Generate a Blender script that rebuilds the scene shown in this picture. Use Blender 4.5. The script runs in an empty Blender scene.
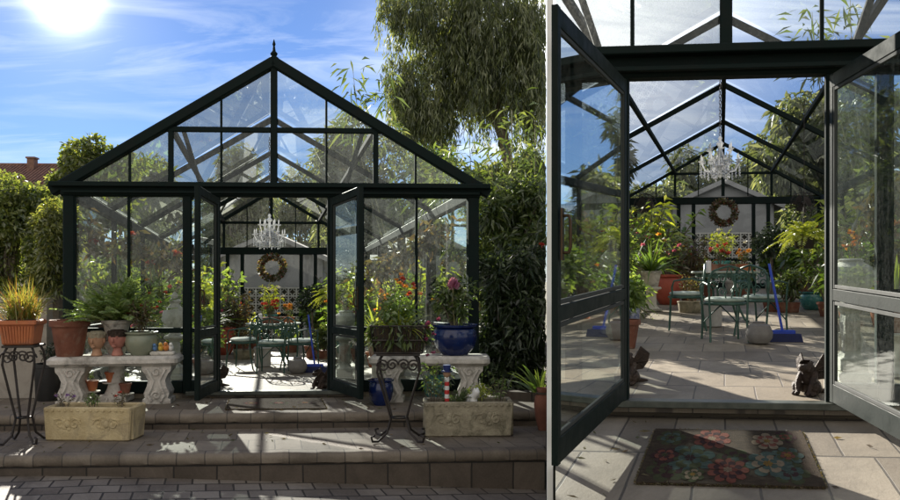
import bpy, math, random
import numpy as np
from mathutils import Vector, Matrix
random.seed(7); rng = np.random.default_rng(7)
R = math.radians
sc = bpy.context.scene
col = sc.collection
F, CX, CY, ZC = 800.0, 450.0, 280.0, 1.6
Zu = Vector((0, 0, 1))

# ------------------------------------------------------------------ camera, light, world
cam = bpy.data.objects.new('camera', bpy.data.cameras.new('camera'))
col.objects.link(cam); sc.camera = cam
cam.location = (0, 0, ZC); cam.rotation_euler = (R(90), 0, 0)
cam.data.sensor_width = 36; cam.data.lens = 36 * F / 900
cam.data.shift_y = 30 / 900; cam.data.clip_end = 2000; cam.data.clip_start = 0.05

GLOW_DIR = Vector(((66 - CX) / F, 1, (CY + 3) / F)).normalized()
SUN_DIR = Vector((-.385, 1, .46)).normalized()
SUN_EL = math.asin(SUN_DIR.z); SUN_AZ = math.atan2(SUN_DIR.x, SUN_DIR.y)
sl = bpy.data.lights.new('sun', 'SUN'); sl.energy = 5.0; sl.angle = R(0.5); sl.color = (1, .93, .82)
so = bpy.data.objects.new('sun', sl); col.objects.link(so)
so.rotation_euler = (-SUN_DIR).to_track_quat('-Z', 'Y').to_euler(); so.location = (-5, 10, 12)

sc.view_settings.view_transform = 'Standard'; sc.view_settings.look = 'None'
sc.view_settings.exposure = 1.6; sc.view_settings.gamma = 1
sc.view_settings.use_curve_mapping = False
sc.render.engine = 'CYCLES'
sc.cycles.max_bounces = 10; sc.cycles.transparent_max_bounces = 24
sc.cycles.caustics_reflective = False; sc.cycles.caustics_refractive = False

class NT:
    def __init__(s, tree): s.t = tree; tree.nodes.clear()
    def n(s, typ, ins=None, **kw):
        nd = s.t.nodes.new(typ)
        for a, b in kw.items(): setattr(nd, a, b)
        for a, b in (ins or {}).items():
            sk = nd.inputs[a]
            if isinstance(b, bpy.types.NodeSocket): s.t.links.new(b, sk)
            else: sk.default_value = b
        return nd
    def math(s, op, a, b=0.0, clamp=False):
        return s.n('ShaderNodeMath', {0: a, 1: b}, operation=op, use_clamp=clamp).outputs[0]
    def mix(s, f, a, b, blend='MIX'):
        return s.n('ShaderNodeMixRGB', {0: f, 1: a, 2: b}, blend_type=blend).outputs[0]
    def ramp(s, f, stops):
        nd = s.n('ShaderNodeValToRGB', {0: f}); cr = nd.color_ramp
        while len(cr.elements) > 1: cr.elements.remove(cr.elements[-1])
        for i, (p, c) in enumerate(stops):
            e = cr.elements[0] if i == 0 else cr.elements.new(p)
            e.position = p; e.color = (*c, 1) if len(c) == 3 else c
        return nd.outputs[0]

w = bpy.data.worlds.new('World'); sc.world = w; w.use_nodes = True
T = NT(w.node_tree)
SKY_STRENGTH = 0.05 * .88
sky = T.n('ShaderNodeTexSky', sky_type='NISHITA', sun_disc=False, sun_elevation=SUN_EL, sun_rotation=SUN_AZ,
          altitude=300, air_density=1.0, dust_density=0.0, ozone_density=3.5)
d = T.n('ShaderNodeTexCoord').outputs['Generated']
sep = T.n('ShaderNodeSeparateXYZ', {0: d})
den = T.math('ADD', T.math('MAXIMUM', sep.outputs[2], 0.0), 0.12)
pv = T.n('ShaderNodeCombineXYZ', {0: T.math('DIVIDE', sep.outputs[0], den), 1: T.math('DIVIDE', sep.outputs[1], den), 2: 0.0}).outputs[0]
mp = T.n('ShaderNodeMapping', {0: pv, 2: (0, 0, R(35)), 3: (0.75, 2.1, 1)}).outputs[0]
n1 = T.n('ShaderNodeTexNoise', {0: mp, 'Scale': 1.5, 'Detail': 9, 'Roughness': 0.62, 'Distortion': 0.9}).outputs[0]
n2 = T.n('ShaderNodeTexNoise', {0: pv, 'Scale': 0.55, 'Detail': 2}).outputs[0]
cl = T.math('MULTIPLY', T.n('ShaderNodeMapRange', {0: n1, 1: 0.44, 2: 0.80}).outputs[0],
            T.n('ShaderNodeMapRange', {0: n2, 1: 0.34, 2: 0.56}).outputs[0], True)
skyc = T.mix(1.0, sky.outputs[0], (0.60, 0.67, 0.88, 1), 'MULTIPLY')
base = T.mix(T.math('MULTIPLY', cl, 0.8), skyc, (9.0, 9.6, 10.2, 1))
dt = T.n('ShaderNodeVectorMath', {0: d, 1: GLOW_DIR}, operation='DOT_PRODUCT').outputs['Value']
dt = T.math('MAXIMUM', dt, 0.0)
g1 = T.math('MULTIPLY', T.math('POWER', dt, 2600.0), 22.0)
g2 = T.math('MULTIPLY', T.math('POWER', dt, 260.0), 1.7)
g3 = T.math('MULTIPLY', T.math('POWER', dt, 40.0), .35)
glow = T.math('ADD', T.math('ADD', g1, g2), g3)
# bright overcast added as fill light in the unseen sky behind, clear blue ahead
bk_fill = T.n('ShaderNodeMapRange', {0: sep.outputs[1], 1: .12, 2: -.45}).outputs[0]
base = T.mix(T.math('MULTIPLY', bk_fill, .85), base, (8.0, 7.4, 6.6, 1))
gc = T.n('ShaderNodeCombineXYZ', {0: glow, 1: T.math('MULTIPLY', glow, .97), 2: T.math('MULTIPLY', glow, .9)}).outputs[0]
# sun glare over the right-hand garden, put into the sky as white cloud
GLARE_DIR = Vector(((585 - CX) / F, 1, (CY + 10) / F)).normalized()
dc = T.n('ShaderNodeVectorMath', {0: d, 1: GLARE_DIR}, operation='DOT_PRODUCT').outputs['Value']
cb = T.math('MULTIPLY', T.math('POWER', T.math('MAXIMUM', dc, 0.0), 90.0), T.n('ShaderNodeMapRange', {0: n1, 1: 0.25, 2: 0.6, 3: .45, 4: 1.0}).outputs[0])
base = T.mix(T.math('MINIMUM', T.math('MULTIPLY', cb, 1.3), 0.95), base, (21, 21.2, 21.4, 1))
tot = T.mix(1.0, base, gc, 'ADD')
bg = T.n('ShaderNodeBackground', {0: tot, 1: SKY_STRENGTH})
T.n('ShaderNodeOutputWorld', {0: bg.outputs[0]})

# ------------------------------------------------------------------ materials
MATS = {}
def newmat(name):
    m = bpy.data.materials.new(name); m.use_nodes = True; MATS[name] = m
    return m, NT(m.node_tree)
def out(t, sh, disp=None): t.n('ShaderNodeOutputMaterial', {0: sh})

def pmat(name, c1, c2=None, rough=.6, metal=0., scale=6., bump=0.15, bscale=None, spec=.5, detail=6, stain=None, coat=0.):
    m, t = newmat(name)
    co = t.n('ShaderNodeTexCoord').outputs['Object']
    c2 = c2 or tuple(min(1, x * 1.35) for x in c1)
    nz = t.n('ShaderNodeTexNoise', {0: co, 'Scale': scale, 'Detail': detail, 'Roughness': .62}).outputs[0]
    c = t.mix(t.n('ShaderNodeMapRange', {0: nz, 1: .32, 2: .68}).outputs[0], (*c1, 1), (*c2, 1))
    if stain:
        ns = t.n('ShaderNodeTexNoise', {0: co, 'Scale': scale * .45 + 1.3, 'Detail': 8, 'Roughness': .7, 'Distortion': .6}).outputs[0]
        c = t.mix(t.n('ShaderNodeMapRange', {0: ns, 1: .5, 2: .66}).outputs[0], c, (*stain, 1))
    b = t.n('ShaderNodeBsdfPrincipled', {'Base Color': c, 'Metallic': metal, 'Specular IOR Level': spec, 'Coat Weight': coat})
    rr = t.n('ShaderNodeMapRange', {0: nz, 1: .3, 2: .7, 3: max(.03, rough - .1), 4: min(1, rough + .1)}).outputs[0]
    t.t.links.new(rr, b.inputs['Roughness'])
    if bump:
        nb = t.n('ShaderNodeTexNoise', {0: co, 'Scale': bscale or scale * 5, 'Detail': 6, 'Roughness': .65}).outputs[0]
        bp = t.n('ShaderNodeBump', {'Strength': bump, 'Distance': .02, 'Height': nb}).outputs[0]
        t.t.links.new(bp, b.inputs['Normal'])
    out(t, b.outputs[0]); return m

def leafmat(name, cols, transl=.45, gloss=.07, rough=.4):
    m, t = newmat(name)
    rnd = t.n('ShaderNodeNewGeometry').outputs['Random Per Island']
    c = t.ramp(rnd, [(i / max(1, len(cols) - 1), x) for i, x in enumerate(cols)])
    ct = t.mix(1.0, c, (1.25, 1.15, .6, 1), 'MULTIPLY')
    a = t.n('ShaderNodeBsdfDiffuse', {0: c}).outputs[0]
    b = t.n('ShaderNodeBsdfTranslucent', {0: ct}).outputs[0]
    s = t.n('ShaderNodeMixShader', {0: transl, 1: a, 2: b}).outputs[0]
    g = t.n('ShaderNodeBsdfGlossy', {0: (1, 1, 1, 1), 'Roughness': rough}).outputs[0]
    s = t.n('ShaderNodeMixShader', {0: gloss, 1: s, 2: g}).outputs[0]
    out(t, s); return m

def glassmat(name, tint, dust, dscale=30, refl=.5):
    m, t = newmat(name)
    co = t.n('ShaderNodeTexCoord').outputs['Object']
    tr = t.n('ShaderNodeBsdfTransparent', {0: (*tint, 1)}).outputs[0]
    n0 = t.n('ShaderNodeTexNoise', {0: co, 'Scale': dscale, 'Detail': 8, 'Roughness': .75}).outputs[0]
    nl = t.n('ShaderNodeTexNoise', {0: co, 'Scale': 1.6, 'Detail': 4}).outputs[0]
    mps = t.n('ShaderNodeMapping', {0: co, 3: (9, 9, .8)}).outputs[0]
    nst = t.n('ShaderNodeTexNoise', {0: mps, 'Scale': 3, 'Detail': 5}).outputs[0]
    dm = t.math('MULTIPLY', t.n('ShaderNodeMapRange', {0: n0, 1: .42, 2: .68}).outputs[0], t.n('ShaderNodeMapRange', {0: nl, 1: .3, 2: .65, 3: .3, 4: 1}).outputs[0])
    dm = t.math('ADD', dm, t.math('MULTIPLY', t.n('ShaderNodeMapRange', {0: nst, 1: .45, 2: .75}).outputs[0], .35))
    dm = t.math('MULTIPLY', dm, dust, True)
    df = t.n('ShaderNodeBsdfDiffuse', {0: (.62, .66, .62, 1)}).outputs[0]
    tl = t.n('ShaderNodeBsdfTranslucent', {0: (.7, .72, .66, 1)}).outputs[0]
    du = t.n('ShaderNodeMixShader', {0: .5, 1: df, 2: tl}).outputs[0]
    s = t.n('ShaderNodeMixShader', {0: dm, 1: tr, 2: du}).outputs[0]
    fr = t.n('ShaderNodeFresnel', {0: 1.5}).outputs[0]
    gl = t.n('ShaderNodeBsdfGlossy', {0: (.95, 1, .98, 1), 'Roughness': .02}).outputs[0]
    s = t.n('ShaderNodeMixShader', {0: t.math('MULTIPLY', fr, refl * 2, True), 1: s, 2: gl}).outputs[0]
    out(t, s); return m

def pavemat(name, c1, c2, joint, bw, bh, off=.5, mort=.012, rough=.75, spec=.3):
    m, t = newmat(name)
    uv = t.n('ShaderNodeTexCoord').outputs['UV']
    nz0 = t.n('ShaderNodeTexNoise', {0: uv, 'Scale': 5, 'Detail': 3}).outputs['Color']
    wob = t.mix(.012, uv, nz0, 'ADD')
    br = t.n('ShaderNodeTexBrick', {0: wob, 'Color1': (0, 0, 0, 1), 'Color2': (1, 1, 1, 1), 'Mortar': (.5, .5, .5, 1), 'Scale': 1, 'Mortar Size': mort, 'Mortar Smooth': .25, 'Bias': 0, 'Brick Width': bw, 'Row Height': bh}, offset=off)
    nz = t.n('ShaderNodeTexNoise', {0: uv, 'Scale': 3.2, 'Detail': 9, 'Roughness': .7}).outputs[0]
    nf = t.n('ShaderNodeTexNoise', {0: uv, 'Scale': 55, 'Detail': 5, 'Roughness': .7}).outputs[0]
    fac = t.math('ADD', t.math('MULTIPLY', t.n('ShaderNodeSeparateColor', {0: br.outputs['Color']}).outputs[0], .45), t.math('MULTIPLY', nz, .6))
    fac = t.math('ADD', fac, t.math('MULTIPLY', t.math('SUBTRACT', nf, .5), .5))
    c = t.mix(t.n('ShaderNodeMapRange', {0: fac, 1: .2, 2: .8}).outputs[0], (*c1, 1), (*c2, 1))
    ns = t.n('ShaderNodeTexNoise', {0: uv, 'Scale': 1.1, 'Detail': 7, 'Roughness': .7, 'Distortion': .7}).outputs[0]
    c = t.mix(t.math('MULTIPLY', t.n('ShaderNodeMapRange', {0: ns, 1: .46, 2: .64}).outputs[0], .6), c, tuple(x * .55 for x in c1) + (1,))
    c = t.mix(br.outputs['Fac'], c, (*joint, 1))
    b = t.n('ShaderNodeBsdfPrincipled', {'Base Color': c, 'Roughness': rough, 'Specular IOR Level': spec})
    h = t.math('ADD', t.math('MULTIPLY', br.outputs['Fac'], -1.0), t.math('MULTIPLY', nf, .35))
    h = t.math('ADD', h, t.math('MULTIPLY', nz, .4))
    t.t.links.new(t.n('ShaderNodeBump', {'Strength': .5, 'Distance': .012, 'Height': h}).outputs[0], b.inputs['Normal'])
    out(t, b.outputs[0]); return m

M_frame = pmat('dark_green_paint', (.004, .010, .0095), (.007, .015, .014), .68, scale=9, bump=.06, spec=.12, stain=(.009, .013, .012))
M_frame2 = pmat('dark_green_door_paint', (.0035, .009, .008), (.006, .013, .011), .62, scale=9, bump=.06, spec=.15, stain=(.009, .014, .0125))
M_sill = pmat('worn_aluminium_sill', (.05, .06, .052), (.11, .12, .10), .4, .3, scale=9, bump=.08)
M_bead = pmat('rubber_glazing_bead', (.02, .024, .022), (.035, .04, .037), .8, bump=.05)
M_brass = pmat('aged_bronze', (.04, .026, .016), (.08, .052, .03), .4, .8, bump=.05)
M_glass = glassmat('greenhouse_glass', (.87, .93, .905), .085, refl=.4)
M_glassd = glassmat('dusty_gable_glass', (.94, .96, .965), .07, 60)
M_glassl = glassmat('shading_roof_glass', (.86, .90, .89), .2, 40, .3)  # heavier tint and dust than the other roof, added to shade steps and landing
M_glassr = glassmat('roof_glass', (.94, .96, .96), .08, 40, .3)
M_iron = pmat('wrought_iron', (.02, .018, .018), (.05, .04, .035), .5, .5, bump=.1)
M_green_iron = pmat('verdigris_iron', (.02, .06, .045), (.06, .13, .10), .45, .2, scale=14, bump=.1)
M_cush = pmat('sage_cushion', (.38, .46, .40), (.52, .58, .52), .8, scale=12, bump=.1, stain=(.2, .3, .24))
M_stone = pmat('weathered_cast_stone', (.46, .44, .40), (.68, .65, .60), .85, scale=9, bump=.5, bscale=40, stain=(.22, .21, .19), spec=.2)
M_stone_w = pmat('pale_cast_stone', (.5, .48, .43), (.68, .66, .6), .8, scale=8, bump=.4, bscale=45, stain=(.3, .28, .24), spec=.2)
M_sand = pmat('yellow_sandstone', (.42, .33, .18), (.60, .50, .30), .9, scale=7, bump=.6, bscale=38, stain=(.34, .28, .18), spec=.15)
M_trough = pmat('mossy_grey_stone', (.26, .23, .17), (.42, .38, .28), .9, scale=8, bump=.6, bscale=38, stain=(.14, .13, .09), spec=.15)
M_terra = pmat('terracotta', (.15, .062, .042), (.25, .105, .07), .8, scale=7, bump=.2, stain=(.27, .17, .125), spec=.2)
M_terra_o = pmat('orange_terracotta', (.40, .12, .05), (.52, .18, .07), .7, scale=7, bump=.12, stain=(.3, .13, .08))
M_blue = pmat('cobalt_glaze', (.004, .012, .07), (.008, .024, .12), .2, scale=5, bump=.03, coat=.3)
M_teal = pmat('teal_glaze', (.03, .16, .16), (.08, .27, .25), .25, scale=9, bump=.05, coat=.4)
M_sage = pmat('sage_glaze', (.20, .23, .17), (.28, .30, .22), .35, scale=6, bump=.05, coat=.2)
M_white = pmat('white_glaze', (.66, .66, .63), (.8, .8, .78), .4, scale=6, bump=.05)
M_whiteblue = pmat('blue_white_china', (.62, .66, .72), (.05, .09, .3), .25, scale=26, bump=.02, coat=.4)
M_soil = pmat('soil', (.03, .022, .015), (.07, .05, .03), .95, scale=20, bump=.6)
M_bronze = pmat('dark_bronze_statue', (.02, .012, .008), (.06, .036, .024), .55, .2, scale=14, bump=1., bscale=45)
M_skin1 = pmat('tan_clay', (.38, .22, .13), (.5, .3, .19), .7, scale=9, bump=.2)
M_skin2 = pmat('rose_clay', (.36, .14, .11), (.48, .22, .17), .7, scale=9, bump=.2)
M_red = pmat('red_clay', (.30, .05, .03), (.42, .09, .05), .55, scale=6, bump=.1)
M_bluep = pmat('blue_plastic', (.015, .05, .42), (.02, .07, .5), .4, scale=6, bump=.02)
M_bluebr = pmat('navy_bristle', (.01, .015, .07), (.02, .03, .12), .7, scale=90, bump=.4)
M_galv = pmat('pale_grey_stone', (.35, .34, .32), (.5, .49, .46), .7, scale=7, bump=.2)
M_grey = pmat('grey_clay', (.16, .15, .14), (.25, .24, .225), .7, scale=7, bump=.2)
M_black = pmat('black_plastic', (.012, .012, .012), (.02, .02, .02), .5, bump=.05)
M_postw = pmat('fresh_white_paint', (.84, .84, .83), (.88, .88, .87), .5, scale=3, bump=.02)
M_yel = pmat('yellow_figurine', (.6, .4, .06), None, .4); M_orange = pmat('orange_figurine', (.55, .2, .05), None, .4)
M_bird = pmat('blue_figurine', (.1, .2, .4), None, .4)
M_stripe_r = pmat('red_stripe', (.5, .03, .03), None, .5); M_navy = pmat('navy_paint', (.015, .03, .14), None, .5)
M_wp = pmat('white_paint', (.76, .76, .75), (.82, .82, .81), .5, scale=3, bump=.02)
M_bark = pmat('grey_bark', (.10, .08, .06), (.2, .17, .13), .9, scale=10, bump=.7, bscale=30)
M_bamboo = pmat('bamboo_cane', (.16, .16, .06), (.28, .26, .12), .5, scale=5, bump=.05)
M_wall = pmat('beige_render', (.30, .27, .23), (.38, .35, .30), .9, scale=3, bump=.25, bscale=50, stain=(.24, .21, .18))
M_greywall = pmat('grey_house_render', (.25, .26, .275), (.31, .32, .335), .9, scale=2, bump=.15)
M_shingle = pmat('grey_shingles', (.10, .10, .105), (.16, .16, .165), .85, scale=5, bump=.4)
M_tile = pmat('clay_roof_tile', (.17, .085, .06), (.30, .17, .125), .8, scale=4, bump=.2, stain=(.12, .075, .06))
M_cream = pmat('cream_render', (.5, .45, .36), None, .9, scale=3, bump=.1)
M_latt = pmat('pale_breeze_block', (.70, .69, .66), (.8, .79, .76), .85, scale=5, bump=.2)
M_garden = pmat('garden_soil', (.05, .042, .03), (.11, .09, .06), .95, scale=2.5, bump=.6, bscale=20)
M_far = pmat('dry_grass_ground', (.07, .075, .035), (.13, .12, .06), .95, scale=.4, bump=.4, bscale=6)
M_pink = leafmat('pink_petal', [(.5, .08, .22), (.65, .2, .36)], .3); M_redp = leafmat('red_petal', [(.5, .03, .03), (.6, .12, .06)], .3)
M_orp = leafmat('orange_petal', [(.7, .2, .03), (.75, .42, .05)], .35); M_whp = leafmat('white_petal', [(.7, .68, .66), (.8, .76, .72)], .3)
M_purp2 = leafmat('magenta_petal', [(.22, .03, .10), (.36, .06, .16)], .3); M_pale = leafmat('pale_rose_petal', [(.42, .14, .30), (.58, .28, .44)], .35)
M_purp = leafmat('purple_petal', [(.25, .12, .4), (.4, .25, .55)], .3)
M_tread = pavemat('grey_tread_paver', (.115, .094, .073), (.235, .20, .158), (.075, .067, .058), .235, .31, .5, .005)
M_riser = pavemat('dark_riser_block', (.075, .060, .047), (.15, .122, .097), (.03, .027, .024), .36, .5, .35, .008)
M_cob = pavemat('tumbled_paver', (.12, .10, .084), (.26, .23, .195), (.045, .04, .035), .22, .15, .5, .009)
M_floor = pavemat('beige_floor_tile', (.19, .158, .118), (.36, .31, .235), (.11, .095, .08), .42, .30, .5, .006, .6)
M_land = pavemat('beige_landing_tile', (.14, .120, .095), (.25, .22, .175), (.07, .062, .053), .31, .42, .5, .007, .65)
L_hedge = leafmat('hedge_leaf', [(.06, .10, .02), (.14, .19, .04), (.28, .32, .08)], .58)
L_thuja = leafmat('conifer_leaf', [(.06, .09, .02), (.17, .21, .04), (.34, .35, .09)], .52)
L_willow = leafmat('drooping_leaf', [(.03, .05, .018), (.08, .115, .04), (.24, .29, .10)], .52, .05, .45)
L_bamboo = leafmat('bamboo_leaf', [(.04, .07, .02), (.09, .14, .035), (.19, .24, .07)], .48, .06)
L_sunlit = leafmat('sunlit_leaf', [(.10, .13, .06), (.2, .24, .11), (.32, .35, .19)], .5, .06)  # lighter copy of the drooping leaf, sunshine put into its colour
L_dark = leafmat('dark_shrub_leaf', [(.012, .024, .010), (.03, .052, .018), (.075, .11, .04)], .35, .05, .4)
L_euc = leafmat('eucalyptus_leaf', [(.06, .09, .035), (.13, .165, .075), (.24, .27, .14)], .52, .05)
L_fern = leafmat('lime_fern_leaf', [(.26, .34, .03), (.42, .50, .05), (.52, .55, .10)], .55)
L_green = leafmat('fresh_leaf', [(.05, .10, .02), (.11, .20, .03), (.22, .31, .05)], .55)
L_soft = leafmat('feathery_leaf', [(.08, .15, .03), (.17, .27, .06), (.28, .37, .10)], .58)
L_mid = leafmat('mid_leaf', [(.035, .07, .02), (.09, .145, .035), (.21, .27, .08)], .56)
L_deep = leafmat('deep_leaf', [(.008, .018, .008), (.018, .035, .014), (.03, .055, .02)], .25)
L_dry = leafmat('dried_garland_leaf', [(.06, .035, .015), (.12, .09, .03), (.08, .10, .03), (.2, .12, .05)], .4)
L_feather = leafmat('pale_feathery_leaf', [(.13, .22, .05), (.22, .33, .09), (.32, .42, .14)], .5)
L_wreath = leafmat('wreath_leaf', [(.05, .10, .03), (.14, .11, .03), (.15, .045, .03), (.10, .14, .05), (.22, .16, .05)], .45)
L_brown = leafmat('bronze_leaf', [(.10, .05, .03), (.16, .12, .04), (.09, .12, .04)], .45)
L_grass = leafmat('gold_grass', [(.10, .16, .03), (.22, .27, .05), (.34, .30, .06), (.36, .13, .05)], .5)

# crystal: bright faceted glass drops
m, t = newmat('crystal'); M_crys = m
tr = t.n('ShaderNodeBsdfTransparent', {0: (.9, .92, .95, 1)}).outputs[0]
gl = t.n('ShaderNodeBsdfGlossy', {0: (1, 1, 1, 1), 'Roughness': .05}).outputs[0]
tl = t.n('ShaderNodeBsdfTranslucent', {0: (.95, .94, .92, 1)}).outputs[0]
s1 = t.n('ShaderNodeMixShader', {0: .5, 1: gl, 2: tl}).outputs[0]
out(t, t.n('ShaderNodeMixShader', {0: .74, 1: tr, 2: s1}).outputs[0])

# ------------------------------------------------------------------ mesh builder
class MB:
    def __init__(s): s.v = []; s.f = []; s.m = []; s.cur = 0
    def add(s, vs, fs):
        o = len(s.v); s.v += [tuple(p) for p in vs]
        s.f += [tuple(i + o for i in f) for f in fs]; s.m += [s.cur] * len(fs)
    def box(s, c, size, rz=0., taper=1., bev=0.):
        cx, cy, cz = c; a, b, h = size[0] / 2, size[1] / 2, size[2] / 2
        cs, sn = math.cos(rz), math.sin(rz)
        def ring(z, k, off=0):
            aa, bb = a * k - off, b * k - off
            if bev:
                e = min(bev, aa * .9, bb * .9)
                pts = [(-aa + e, -bb), (aa - e, -bb), (aa, -bb + e), (aa, bb - e), (aa - e, bb), (-aa + e, bb), (-aa, bb - e), (-aa, -bb + e)]
            else: pts = [(-aa, -bb), (aa, -bb), (aa, bb), (-aa, bb)]
            return [(cx + x * cs - y * sn, cy + x * sn + y * cs, cz + z) for x, y in pts]
        if bev: rings = [ring(-h, taper, bev), ring(-h + bev, taper), ring(h - bev, 1), ring(h, 1, bev)]
        else: rings = [ring(-h, taper), ring(h, 1)]
        n = len(rings[0]); vs = [p for r in rings for p in r]; fs = [tuple(range(n - 1, -1, -1)), tuple(range(n * (len(rings) - 1), n * len(rings)))]
        for k in range(len(rings) - 1):
            for i in range(n):
                j = (i + 1) % n; fs.append((k * n + i, k * n + j, (k + 1) * n + j, (k + 1) * n + i))
        s.add(vs, fs)
    def bar(s, p, q, wd, ht, up=None):
        p, q = Vector(p), Vector(q); dd = q - p
        if dd.length < 1e-5: return
        dd.normalize(); up = Vector(up) if up is not None else Zu
        sd = dd.cross(up)
        if sd.length < 1e-4: sd = dd.cross(Vector((0, 1, 0)))
        if sd.length < 1e-4: sd = dd.cross(Vector((1, 0, 0)))
        sd.normalize(); u2 = sd.cross(dd).normalized()
        e = min(wd, ht) * .12
        a, b = wd / 2, ht / 2
        pts = [(-a + e, -b), (a - e, -b), (a, -b + e), (a, b - e), (a - e, b), (-a + e, b), (-a, b - e), (-a, -b + e)]
        vs = [o + sd * x + u2 * y for o in (p, q) for x, y in pts]
        fs = [tuple(range(7, -1, -1)), tuple(range(8, 16))] + [(i, (i + 1) % 8, 8 + (i + 1) % 8, 8 + i) for i in range(8)]
        s.add(vs, fs)
    def tube(s, pts, r, n=6, cap=True):
        pts = [Vector(p) for p in pts]; N = len(pts)
        rr = r if isinstance(r, (list, tuple)) else [r] * N
        vs = []; prev = None
        for i in range(N):
            tg = (pts[min(i + 1, N - 1)] - pts[max(i - 1, 0)])
            if tg.length < 1e-7: tg = Vector((0, 0, 1))
            tg.normalize()
            if prev is None: a = tg.orthogonal().normalized()
            else:
                a = prev - tg * prev.dot(tg)
                a = a.normalized() if a.length > 1e-5 else tg.orthogonal().normalized()
            prev = a; b = tg.cross(a)
            for k in range(n):
                th = 2 * math.pi * k / n
                vs.append(pts[i] + (a * math.cos(th) + b * math.sin(th)) * rr[i])
        fs = [(i * n + k, i * n + (k + 1) % n, (i + 1) * n + (k + 1) % n, (i + 1) * n + k) for i in range(N - 1) for k in range(n)]
        if cap: fs += [tuple(range(n - 1, -1, -1)), tuple(range((N - 1) * n, N * n))]
        s.add(vs, fs)
    def lathe(s, prof, n=24, c=(0, 0, 0), sx=1, sy=1, flute=0, fl=0):
        vs = []
        for r, z in prof:
            for k in range(n):
                th = 2 * math.pi * k / n; q = r * (1 + (flute * math.cos(fl * th) if fl else 0))
                vs.append((c[0] + q * math.cos(th) * sx, c[1] + q * math.sin(th) * sy, c[2] + z))
        N = len(prof)
        fs = [(i * n + k, i * n + (k + 1) % n, (i + 1) * n + (k + 1) % n, (i + 1) * n + k) for i in range(N - 1) for k in range(n)]
        fs += [tuple(range(n - 1, -1, -1)), tuple(range((N - 1) * n, N * n))]
        s.add(vs, fs)
    def ell(s, c, r, n=12, m=8):
        if not isinstance(r, (tuple, list)): r = (r, r, r)
        pr = [(math.sin(math.pi * i / m), -math.cos(math.pi * i / m)) for i in range(m + 1)]
        vs = []; 
        for a, z in pr:
            a = max(a, .001)
            for k in range(n):
                th = 2 * math.pi * k / n; vs.append((c[0] + a * r[0] * math.cos(th), c[1] + a * r[1] * math.sin(th), c[2] + z * r[2]))
        fs = [(i * n + k, i * n + (k + 1) % n, (i + 1) * n + (k + 1) % n, (i + 1) * n + k) for i in range(m) for k in range(n)]
        s.add(vs, fs)
    def prism(s, poly, y0, y1, c=(0, 0, 0)):
        """polygon in the x-z plane, extruded along y"""
        n = len(poly)
        vs = [(c[0] + x, c[1] + y0, c[2] + z) for x, z in poly] + [(c[0] + x, c[1] + y1, c[2] + z) for x, z in poly]
        fs = [tuple(range(n)), tuple(range(2 * n - 1, n - 1, -1))] + [(i, n + i, n + (i + 1) % n, (i + 1) % n) for i in range(n)]
        s.add(vs, fs)
    def build(s, name, mat, parent=None, loc=None, rz=0., smooth=35, uvs=None):
        me = bpy.data.meshes.new(name); me.from_pydata(s.v, [], s.f)
        ml = mat if isinstance(mat, (list, tuple)) else [mat]
        for x in ml: me.materials.append(x)
        if len(ml) > 1: me.polygons.foreach_set('material_index', s.m)
        if smooth:
            me.polygons.foreach_set('use_smooth', [True] * len(me.polygons)); me.set_sharp_from_angle(angle=R(smooth))
        if uvs is not None:
            uvl = me.uv_layers.new(name='UVMap')
            for lp in me.loops: uvl.data[lp.index].uv = uvs[lp.vertex_index]
        me.update()
        o = bpy.data.objects.new(name, me); col.objects.link(o)
        if parent: o.parent = parent
        if loc is not None: o.location = loc
        if rz: o.rotation_euler = (0, 0, rz)
        return o

def tag(o, label=None, cat=None, group=None, kind=None):
    if label: o['label'] = label
    if cat: o['category'] = cat
    if group: o['group'] = group
    if kind: o['kind'] = kind
    return o
def thing(name, label, cat, loc, rz=0., group=None):
    o = bpy.data.objects.new(name, None); col.objects.link(o); o.location = loc; o.rotation_euler = (0, 0, rz)
    o.empty_display_size = .1
    return tag(o, label, cat, group)

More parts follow.
